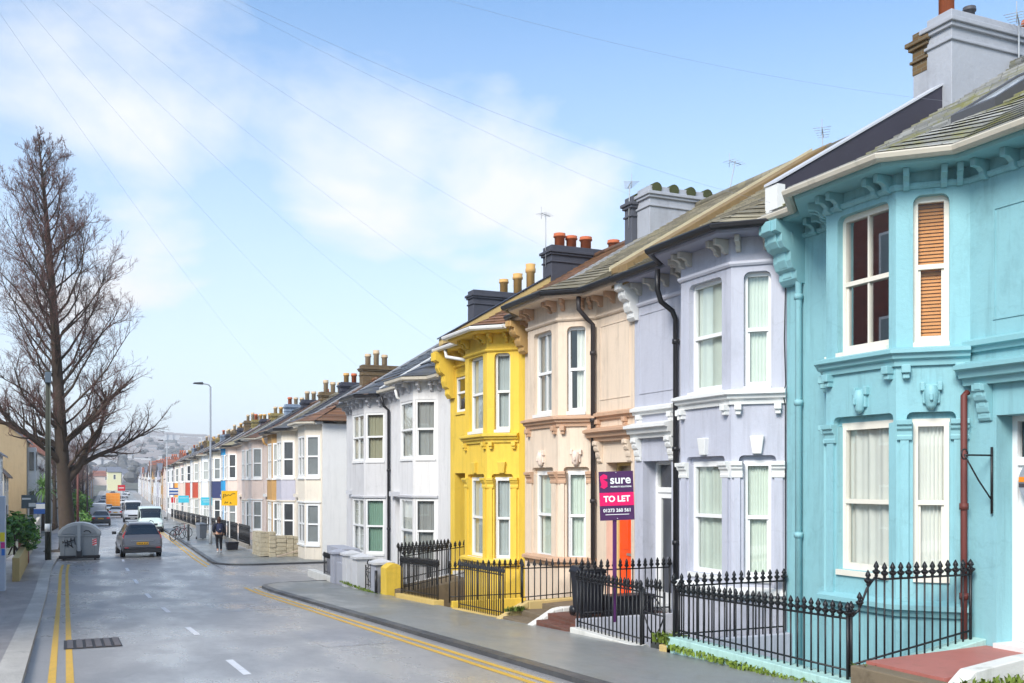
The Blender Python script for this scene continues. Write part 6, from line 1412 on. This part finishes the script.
mb = MB(); mb.box(-1.7,47.5,-1.7,-1.5,75,-.35); wall_thing('long cream garden wall past the laurel hedge', mb, M('cream_wall', hexc(206,198,180), .8, .1, 2, .2, 20, .4, hexc(130,122,104), 2))
root = thing('brick_pier', 'reddish brick pier at the end of the laurel hedge', 'pier', (-1.5,47.0,prof(47))); REDB = brickmat('red_bricks', hexc(150,86,70), hexc(126,66,54), hexc(150,140,128))
q = MB(); q.box(-1.78,46.4,-1.7,-1.38,46.9,.1); q.build('shaft', REDB, root); q = MB(); q.box(-1.82,46.36,.1,-1.34,46.94,.2); q.build('cap', STEP, root)
board('dark grey sign board on posts above the laurel hedge', -2.45, 82, .55, .98, 1.0, 0, DG, None, ((-.9,.3,.3,.55),(0,-.75,.95,-.2)), 3.0, M('pale_letter', hexc(200,204,204), .5)); board('blue and white sign board left of the telegraph pole', -1.75, 84, .0, .85, .85, 0, BB, None, ((-.95,-.1,.95,.8),), 2.6, WHITE)
# cordyline palm
root = thing('palm_tree', 'spiky green cordyline palm in front of the tan gabled house', 'palm', (-1.7,93,prof(93)))
q = MB(); q.tube([(-1.7,93,prof(93)),(-1.65,93,1.4)], [.14,.1], 8); q.build('trunk', BARK, root); q = MB(); r = random.Random(4)
for k in range(150):
    d = Vector((r.gauss(0,1),r.gauss(0,1),r.gauss(.3,.8))).normalized(); p = Vector((-1.65,93,1.5)); s = d.cross(Vector((0,0,1))).normalized()*.05; L = r.uniform(1.2,1.8)
    q.add([p-s,p+s,p+d*L*.6+s,p+d*L*.6-s,p+d*L+Vector((0,0,-.35))], [(0,1,2,3),(3,2,4)])
q.build('leaves', M('cordyline_leaf', hexc(104,140,70), .5, .3, 3), root)

# ------------------------------------------------------------------ simpler buildings
def simple_house(label, x0, x1, y0, y1, zb, ze, zr, wm, rm, side=1, group=None, bays=True, ridge_along='y', chim=None, n=2, name='house'):
    """side=+1: street front on the +x face; -1: on the -x face; windows on that face and on the face towards -y"""
    root = thing(name, label, 'house', ((x0+x1)/2,(y0+y1)/2,zb), group)
    q = MB(); q.box(x0,y0,zb,x1,y1,ze)
    e = .3
    if ridge_along == 'y':
        xm = (x0+x1)/2
        for y in (y0, y1): q.poly([(x0,y,ze),(x1,y,ze),(xm,y,zr-.05)])
        q.build('wall', wm, root)
        q = MB(); k = (zr-ze)/(xm-x0)
        for sx in (-1, 1):
            xe = xm+sx*(xm-x0+e); ze2 = ze-k*e
            q.hexa([(xe,y0-e,ze2),(xm,y0-e,zr),(xm,y1+e,zr),(xe,y1+e,ze2)], [(xe,y0-e,ze2+.12),(xm,y0-e,zr+.12),(xm,y1+e,zr+.12),(xe,y1+e,ze2+.12)])
        q.build('roof', rm, root)
    else:
        ym = (y0+y1)/2
        for x in (x0, x1): q.poly([(x,y0,ze),(x,y1,ze),(x,ym,zr-.05)])
        q.build('wall', wm, root); q = MB(); k = (zr-ze)/(ym-y0)
        for sy in (-1, 1):
            ye = ym+sy*(ym-y0+e); ze2 = ze-k*e
            q.hexa([(x0-e,ye,ze2),(x1+e,ye,ze2),(x1+e,ym,zr),(x0-e,ym,zr)], [(x0-e,ye,ze2+.12),(x1+e,ye,ze2+.12),(x1+e,ym,zr+.12),(x0-e,ym,zr+.12)])
        q.build('roof', rm, root)
    xf = x1 if side > 0 else x0
    def win(F, a, z, w=1.0, h=1.4):
        q = MB(); t = .09; F.box(q,a-w/2,a+w/2,-.02,.05,z,z+t); F.box(q,a-w/2,a+w/2,-.02,.05,z+h-t,z+h); F.box(q,a-w/2,a-w/2+t,-.02,.05,z+t,z+h-t); F.box(q,a+w/2-t,a+w/2,-.02,.05,z+t,z+h-t); F.box(q,a-w/2+t,a+w/2-t,-.02,.045,z+h/2-.04,z+h/2+.04)
        f = q.build('window', UPVC, root); q = MB(); q.quad(F.P(a-w/2,.02,z),F.P(a-w/2,.02,z+h),F.P(a+w/2,.02,z+h),F.P(a+w/2,.02,z)); q.build('pane', pane_mat(0), f)
    F1 = Facet((x1,y1),(x1,y0)) if side > 0 else Facet((x0,y0),(x0,y1)); F2 = Facet((x0,y0),(x1,y0)); F2.n = Vector((0,-1))
    H = (ze-zb)
    for k in range(n):
        for lev in (0, 1): win(F1, F1.w*(k+.5)/n, zb+.9+lev*H*.5, min(1.3, F1.w/n*.6), H*.27)
    if bays: win(F2, F2.w*.5, zb+.9+H*.5, .9, H*.25)
    q = MB(); F1.box(q, F1.w*.5-.42, F1.w*.5+.42, -.02, .04, zb, zb+2.1); q.build('door', M('door_dark', (.06,.05,.06), .5), root)
    if chim:
        cx = (x0+x1)/2; cy = y1-.6; ztop = zr+.9; q = MB(); q.box(cx-.7,cy-.3,ze,cx+.7,cy+.3,ztop); c = q.build('chimney', chim, root)
        for k in range(3):
            q = MB(); q.lathe([(.14,ztop),(.16,ztop+.5)], (cx-.4+k*.4,cy,0), 8); q.build('chimney_pot', TERRA, c)
    return root
TAN = stucco('tan_brown', hexc(178,156,122), .2); RB = tilemat('far_brown_roof', hexc(112,88,76), .2); RS = tilemat('far_slate_roof', hexc(118,120,130), .15); RO = tilemat('far_red_roof', hexc(150,92,72), .2)
simple_house('white house at the left edge above the painted cabinet', -11, -4.0, 72, 79, prof(75)+.1, 3.9, 6.4, WHT, RS, 1, None, False, chim=REDB)
tg = simple_house('tan gabled house on the left with a white bay front', -12, -3.0, 95, 103, prof(98)+.1, 5.6, 9.3, TAN, RS, 1, None, False, chim=REDB)
q = MB(); q.box(-2.98,96,prof(98)+.1,-2.3,98.6,5.0); q.build('bay', WHT, tg, .02); q = MB(); q.box(-2.28,96.3,3.0,-2.24,98.3,4.6); q.box(-2.28,96.3,-.8,-2.24,98.3,1.2); q.build('window', pane_mat(0), tg)
q = MB(); q.box(-2.8,95.9,3.0,-2.45,95.98,4.6); q.box(-2.8,95.9,-.8,-2.45,95.98,1.2); q.build('window', pane_mat(0), tg)
simple_house('pale house behind the laurel hedge left of the tan gable', -9, -4.2, 84, 91, prof(88)+.1, 2.6, 5.2, CREAM, RB, 1, None, True, 'y', REDB)
cols = [(WHT,RB,'white'),(CREAM,RS,'cream'),(PINKC,RO,'pinkish'),(GRYL,RS,'pale lilac'),(OCH,RB,'ochre')]
ordn = ['first','second','third','fourth','fifth','sixth','seventh','eighth','ninth','tenth','eleventh','twelfth','thirteenth','fourteenth','fifteenth','sixteenth','seventeenth','eighteenth','nineteenth','twentieth','twenty-first','twenty-second','twenty-third','twenty-fourth','twenty-fifth','twenty-sixth']
for k in range(26):
    y = 106+k*9.2; x = -2.6+bend(y)*.92; wm, rm, nm = cols[(k*3) % 5]; z = prof(y)
    simple_house('%s house with %s roof, %s past the tan gable on the left' % (nm, 'brown' if rm is RB else 'slate' if rm is RS else 'red', ordn[k]), x-9, x, y, y+8.8, z, z+5.8, z+8.6, wm, rm, 1, 'houses down the left side', False, chim=REDB)
# right side beyond the long row
for k in range(22):
    y = 176+k*9.5; x = 10.9+bend(y); wm, rm, nm = cols[(k*2) % 5 if k % 3 else 0]; z = prof(y); h = 5.6+(k*7 % 3)*.9
    simple_house('%s house with %s roof, %s past the long row on the right' % (nm, 'brown' if rm is RB else 'slate' if rm is RS else 'red', ordn[k]), x, x+8, y, y+9.2, z, z+h, z+h+2.6, wm, rm, -1, 'houses beyond the long row', False, 'x' if k % 3 == 1 else 'y', REDB)
# facing houses where the street ends and the town climbs
YC = stucco('pale_yellow', hexc(232,226,180), .1)
r = random.Random(21)
simple_house('pale yellow block facing down the street at its far end', 15.5, 20.5, 428, 440, prof(430)-.5, 6, 8, YC, RS, -1, None, True, 'x', None, 3, 'apartment_block')
k = 0
for row, (yy, n, x0, dx) in enumerate(((330,5,-34,11),(385,5,-40,12),(455,7,-30,13),(500,9,-60,15),(560,10,-70,16),(640,12,-90,17))):
    for i in range(n):
        x = x0+i*dx+r.uniform(-3,3); y = yy+r.uniform(-8,8); z = gz(x, y)-1.2; w = r.uniform(7,11); h = r.uniform(5.5,8); wm, rm, nm = r.choice(cols[:4]); k += 1
        if row < 3 and bend(yy)-14 < x+4 < bend(yy)+20: continue
        if 12 < x < 24 and row == 2: continue
        simple_house('small %s far house on row %s above the end of the street' % (nm, ordn[row]), x, x+w, y, y+8, z, z+h, z+h+2.4, wm, rm, -1, 'far houses above the end of the street', True, 'x' if r.random() < .7 else 'y', None, 2, 'far_house')
# hillside suburb and woods, a far-off mass
mats = [(M('far_white_wall', hexc(206,204,204), .8, .1), 900), (M('far_red_roofs', hexc(144,136,132), .8, .15), 0)]
wl = MB(); rf = MB(); wd = MB()
for k in range(1500):
    y = r.uniform(690, 1750); x = r.uniform(-160-.1*y, 60+.42*y); x = round(x/9)*9+r.uniform(-2,2); y = round(y/34)*34+r.uniform(-4,4); z = gz(x, y) if y < 700 else hill(x, y)
    w = r.uniform(7,13); d = 8; h = r.uniform(4.5,7); z -= 2
    wl.box(x,y,z,x+w,y+d,z+h+1); rf.hexa([(x-.4,y-.4,z+h+1),(x+w+.4,y-.4,z+h+1),(x+w+.4,y+d+.4,z+h+1),(x-.4,y+d+.4,z+h+1)], [(x,y+d/2-.1,z+h+3.6),(x+w,y+d/2-.1,z+h+3.6),(x+w,y+d/2+.1,z+h+3.6),(x,y+d/2+.1,z+h+3.6)])
for k in range(2600):
    y = r.uniform(560, 1750); x = r.uniform(-200-.1*y, 80+.45*y)
    if math.sin(x*.021+1)+math.sin(y*.013+x*.006) < .15: continue
    z = hill(x, y); s = r.uniform(3,6.5)
    for j in range(5):
        px, py, pz_ = x+r.gauss(0,s*.5), y+r.gauss(0,s*.5), z+s*r.uniform(.4,1.3); n_ = 6; rr = s*r.uniform(.35,.6)
        wd.lathe([(rr*.5,-rr*.7),(rr,-.1*rr),(rr*.75,rr*.5),(rr*.1,rr*.85)], (px,py,pz_), n_, False)
hw_ = tag(wl.build('hillside_houses', mats[0][0]), 'pale mass of houses on the far hillside', 'houses', None, 'stuff')
tag(rf.build('hillside_roofs', mats[1][0]), 'brownish roofs of the far hillside suburb', 'roofs', None, 'stuff')
tag(wd.build('hillside_woods', M('far_woods', hexc(92,92,90), .9, .3, .1)), 'grey winter woods on the far hillside', 'woods', None, 'stuff')
# red brick block across the street (outside the frame; it shows in the window panes)
root = thing('brick_building', 'tall red brick block across the street, mirrored in the turquoise house window', 'building', (-12,27,prof(27)))
q = MB(); q.box(-18,14,prof(27)-.5,-9,40,13.5); wl_ = q.build('wall', brickmat('block_brick', hexc(150,72,58), hexc(130,60,48), hexc(130,112,100)), root)
F = Facet((-9,40),(-9,14))
for lev in range(4):
    for k in range(8):
        a = 1.8+k*3.2; z = .2+lev*3.2; q = MB(); F.box(q,a-.6,a+.6,-.05,.05,z,z+1.7); w = q.build('window', UPVC, root); q = MB(); q.quad(F.P(a-.5,.055,z+.1),F.P(a-.5,.055,z+1.6),F.P(a+.5,.055,z+1.6),F.P(a+.5,.055,z+.1)); q.build('pane', pane_mat(1), w)
# ------------------------------------------------------------------ grating, damp patches
root = thing('drain_grating', 'rusty iron grating across the yellow lines in the left lane', 'drain', (.4,19.2,prof(19.2)))
mb = MB(); S_ = lambda x, y, d: (x, y, prof(y)+d)
mb.add([S_(-.02,18.3,.008),S_(.9,18.3,.008),S_(.9,19.8,.008),S_(-.02,19.8,.008)], [(0,1,2,3)]); mb.build('grate', M('iron_dark', hexc(50,46,46), .6, .2, 5), root)
for k in range(6):
    q = MB(); x = .03+k*.15; q.hexa([S_(x,18.36,.01),S_(x+.1,18.36,.01),S_(x+.1,19.74,.01),S_(x,19.74,.01)], [S_(x,18.36,.022),S_(x+.1,18.36,.022),S_(x+.1,19.74,.022),S_(x,19.74,.022)]); q.build('bar', M('iron_worn', hexc(96,88,86), .5, .2, 6), root)
# ------------------------------------------------------------------ haze, sky, sun, camera
q = MB(); q.box(-900,-110,-6.5,1190,2150,84)
hz = bpy.data.materials.new('haze'); hz.use_nodes = True; n = hz.node_tree.nodes; n.remove(n['Principled BSDF'])
pv = n.new('ShaderNodeVolumePrincipled'); pv.inputs['Color'].default_value = (.93,.95,1,1); pv.inputs['Density'].default_value = HAZE; pv.inputs['Anisotropy'].default_value = 0.
hz.node_tree.links.new(pv.outputs[0], n['Material Output'].inputs['Volume'])
if HAZE: tag(q.build('haze', hz), 'thin pale winter haze over the whole street', 'haze', None, 'stuff')

w = bpy.data.worlds.new('World'); SC.world = w; w.use_nodes = True; n = w.node_tree.nodes; l = w.node_tree.links
bg = n['Background']
sky = n.new('ShaderNodeTexSky'); sky.sky_type = 'NISHITA'; sky.sun_disc = False
EL, AZ = math.radians(38), math.radians(SUNAZ)
sky.sun_elevation = EL; sky.sun_rotation = AZ; sky.altitude = 0; sky.air_density = 1.0; sky.dust_density = .6; sky.ozone_density = 2.
co = n.new('ShaderNodeTexCoord').outputs['Generated']
sep = n.new('ShaderNodeSeparateXYZ'); l.new(co, sep.inputs[0])
# project the view direction on a cloud layer high above
zc = n.new('ShaderNodeMath'); zc.operation = 'MAXIMUM'; zc.inputs[1].default_value = .0; l.new(sep.outputs[2], zc.inputs[0])
za = n.new('ShaderNodeMath'); za.operation = 'ADD'; za.inputs[1].default_value = .32; l.new(zc.outputs[0], za.inputs[0])
dv = n.new('ShaderNodeVectorMath'); dv.operation = 'DIVIDE'; l.new(co, dv.inputs[0]); cz = n.new('ShaderNodeCombineXYZ')
for k in range(3): l.new(za.outputs[0], cz.inputs[k])
l.new(cz.outputs[0], dv.inputs[1])
mp = n.new('ShaderNodeMapping'); mp.inputs['Location'].default_value = CLOUD_OFF; l.new(dv.outputs[0], mp.inputs['Vector'])
t = n.new('ShaderNodeTexNoise'); t.inputs['Scale'].default_value = 1.9; t.inputs['Detail'].default_value = 7; t.inputs['Roughness'].default_value = .54; t.inputs['Distortion'].default_value = .25; l.new(mp.outputs[0], t.inputs['Vector'])
# cloud banks stand in a few directions; the noise gives them their ragged edges
from math import cos, sin, radians
acc = None
for (az, el, rad, amt) in BANKS:
    dn = n.new('ShaderNodeVectorMath'); dn.operation = 'DOT_PRODUCT'; l.new(co, dn.inputs[0])
    dn.inputs[1].default_value = (sin(radians(az))*cos(radians(el)), cos(radians(az))*cos(radians(el)), sin(radians(el)))
    mr = n.new('ShaderNodeMapRange'); mr.interpolation_type = 'SMOOTHSTEP'; l.new(dn.outputs['Value'], mr.inputs[0])
    mr.inputs[1].default_value = cos(radians(rad)); mr.inputs[2].default_value = cos(radians(rad*.2)); mr.inputs[3].default_value = 0; mr.inputs[4].default_value = amt
    if acc is None: acc = mr.outputs[0]
    else:
        ad = n.new('ShaderNodeMath'); ad.operation = 'MAXIMUM'; l.new(acc, ad.inputs[0]); l.new(mr.outputs[0], ad.inputs[1]); acc = ad.outputs[0]
ad = n.new('ShaderNodeMath'); l.new(t.outputs['Fac'], ad.inputs[0]); l.new(acc, ad.inputs[1])
cl = ramp(n, l, ad.outputs[0], .52, .8)
# thin veil that thickens towards the horizon
hv = n.new('ShaderNodeMapRange'); hv.inputs[1].default_value = .02; hv.inputs[2].default_value = .5; hv.inputs[3].default_value = .9; hv.inputs[4].default_value = .0; l.new(sep.outputs[2], hv.inputs[0])
mx = n.new('ShaderNodeMath'); mx.operation = 'MAXIMUM'; l.new(cl, mx.inputs[0]); l.new(hv.outputs[0], mx.inputs[1])
veil = mixc(n, l, cl, VEIL, CLOUD)
sc_ = n.new('ShaderNodeVectorMath'); sc_.operation = 'SCALE'; sc_.inputs['Scale'].default_value = SKYS; l.new(sky.outputs[0], sc_.inputs[0])
tn = n.new('ShaderNodeVectorMath'); tn.operation = 'MULTIPLY'; tn.inputs[1].default_value = SKYT; l.new(sc_.outputs[0], tn.inputs[0])
l.new(mixc(n, l, mx.outputs[0], tn.outputs[0], veil), bg.inputs['Color']); bg.inputs['Strength'].default_value = SKYB
sd = bpy.data.lights.new('sun', 'SUN'); sd.energy = SUNE; sd.angle = math.radians(24); sd.color = (1,.96,.9)
so = bpy.data.objects.new('sun', sd); COL.objects.link(so)
# the sun stands at azimuth AZ measured from +y towards +x
d = Vector((math.sin(AZ)*math.cos(EL), math.cos(AZ)*math.cos(EL), math.sin(EL)))
so.rotation_euler = d.to_track_quat('Z', 'Y').to_euler()
cd = bpy.data.cameras.new('camera'); co_ = bpy.data.objects.new('camera', cd); COL.objects.link(co_)
co_.location = (0,0,2.0); th = math.atan2(447, 1000); co_.rotation_euler = (PI/2, 0, -th)
cd.sensor_width = 36; cd.lens = 36*1000/1024; cd.shift_y = (482-341.5)/1024; cd.clip_end = 6000; cd.clip_start = .1
SC.camera = co_
SC.view_settings.view_transform = 'Standard'; SC.view_settings.look = 'None'; SC.view_settings.exposure = EXPO; SC.view_settings.gamma = 1
SC.cycles.use_denoising = True; SC.cycles.max_bounces = 6; SC.cycles.diffuse_bounces = 3; SC.cycles.glossy_bounces = 3; SC.cycles.transparent_max_bounces = 10; SC.cycles.volume_bounces = 0; SC.cycles.caustics_reflective = False; SC.cycles.caustics_refractive = False
SC.cycles.use_adaptive_sampling = True; SC.cycles.adaptive_threshold = .02
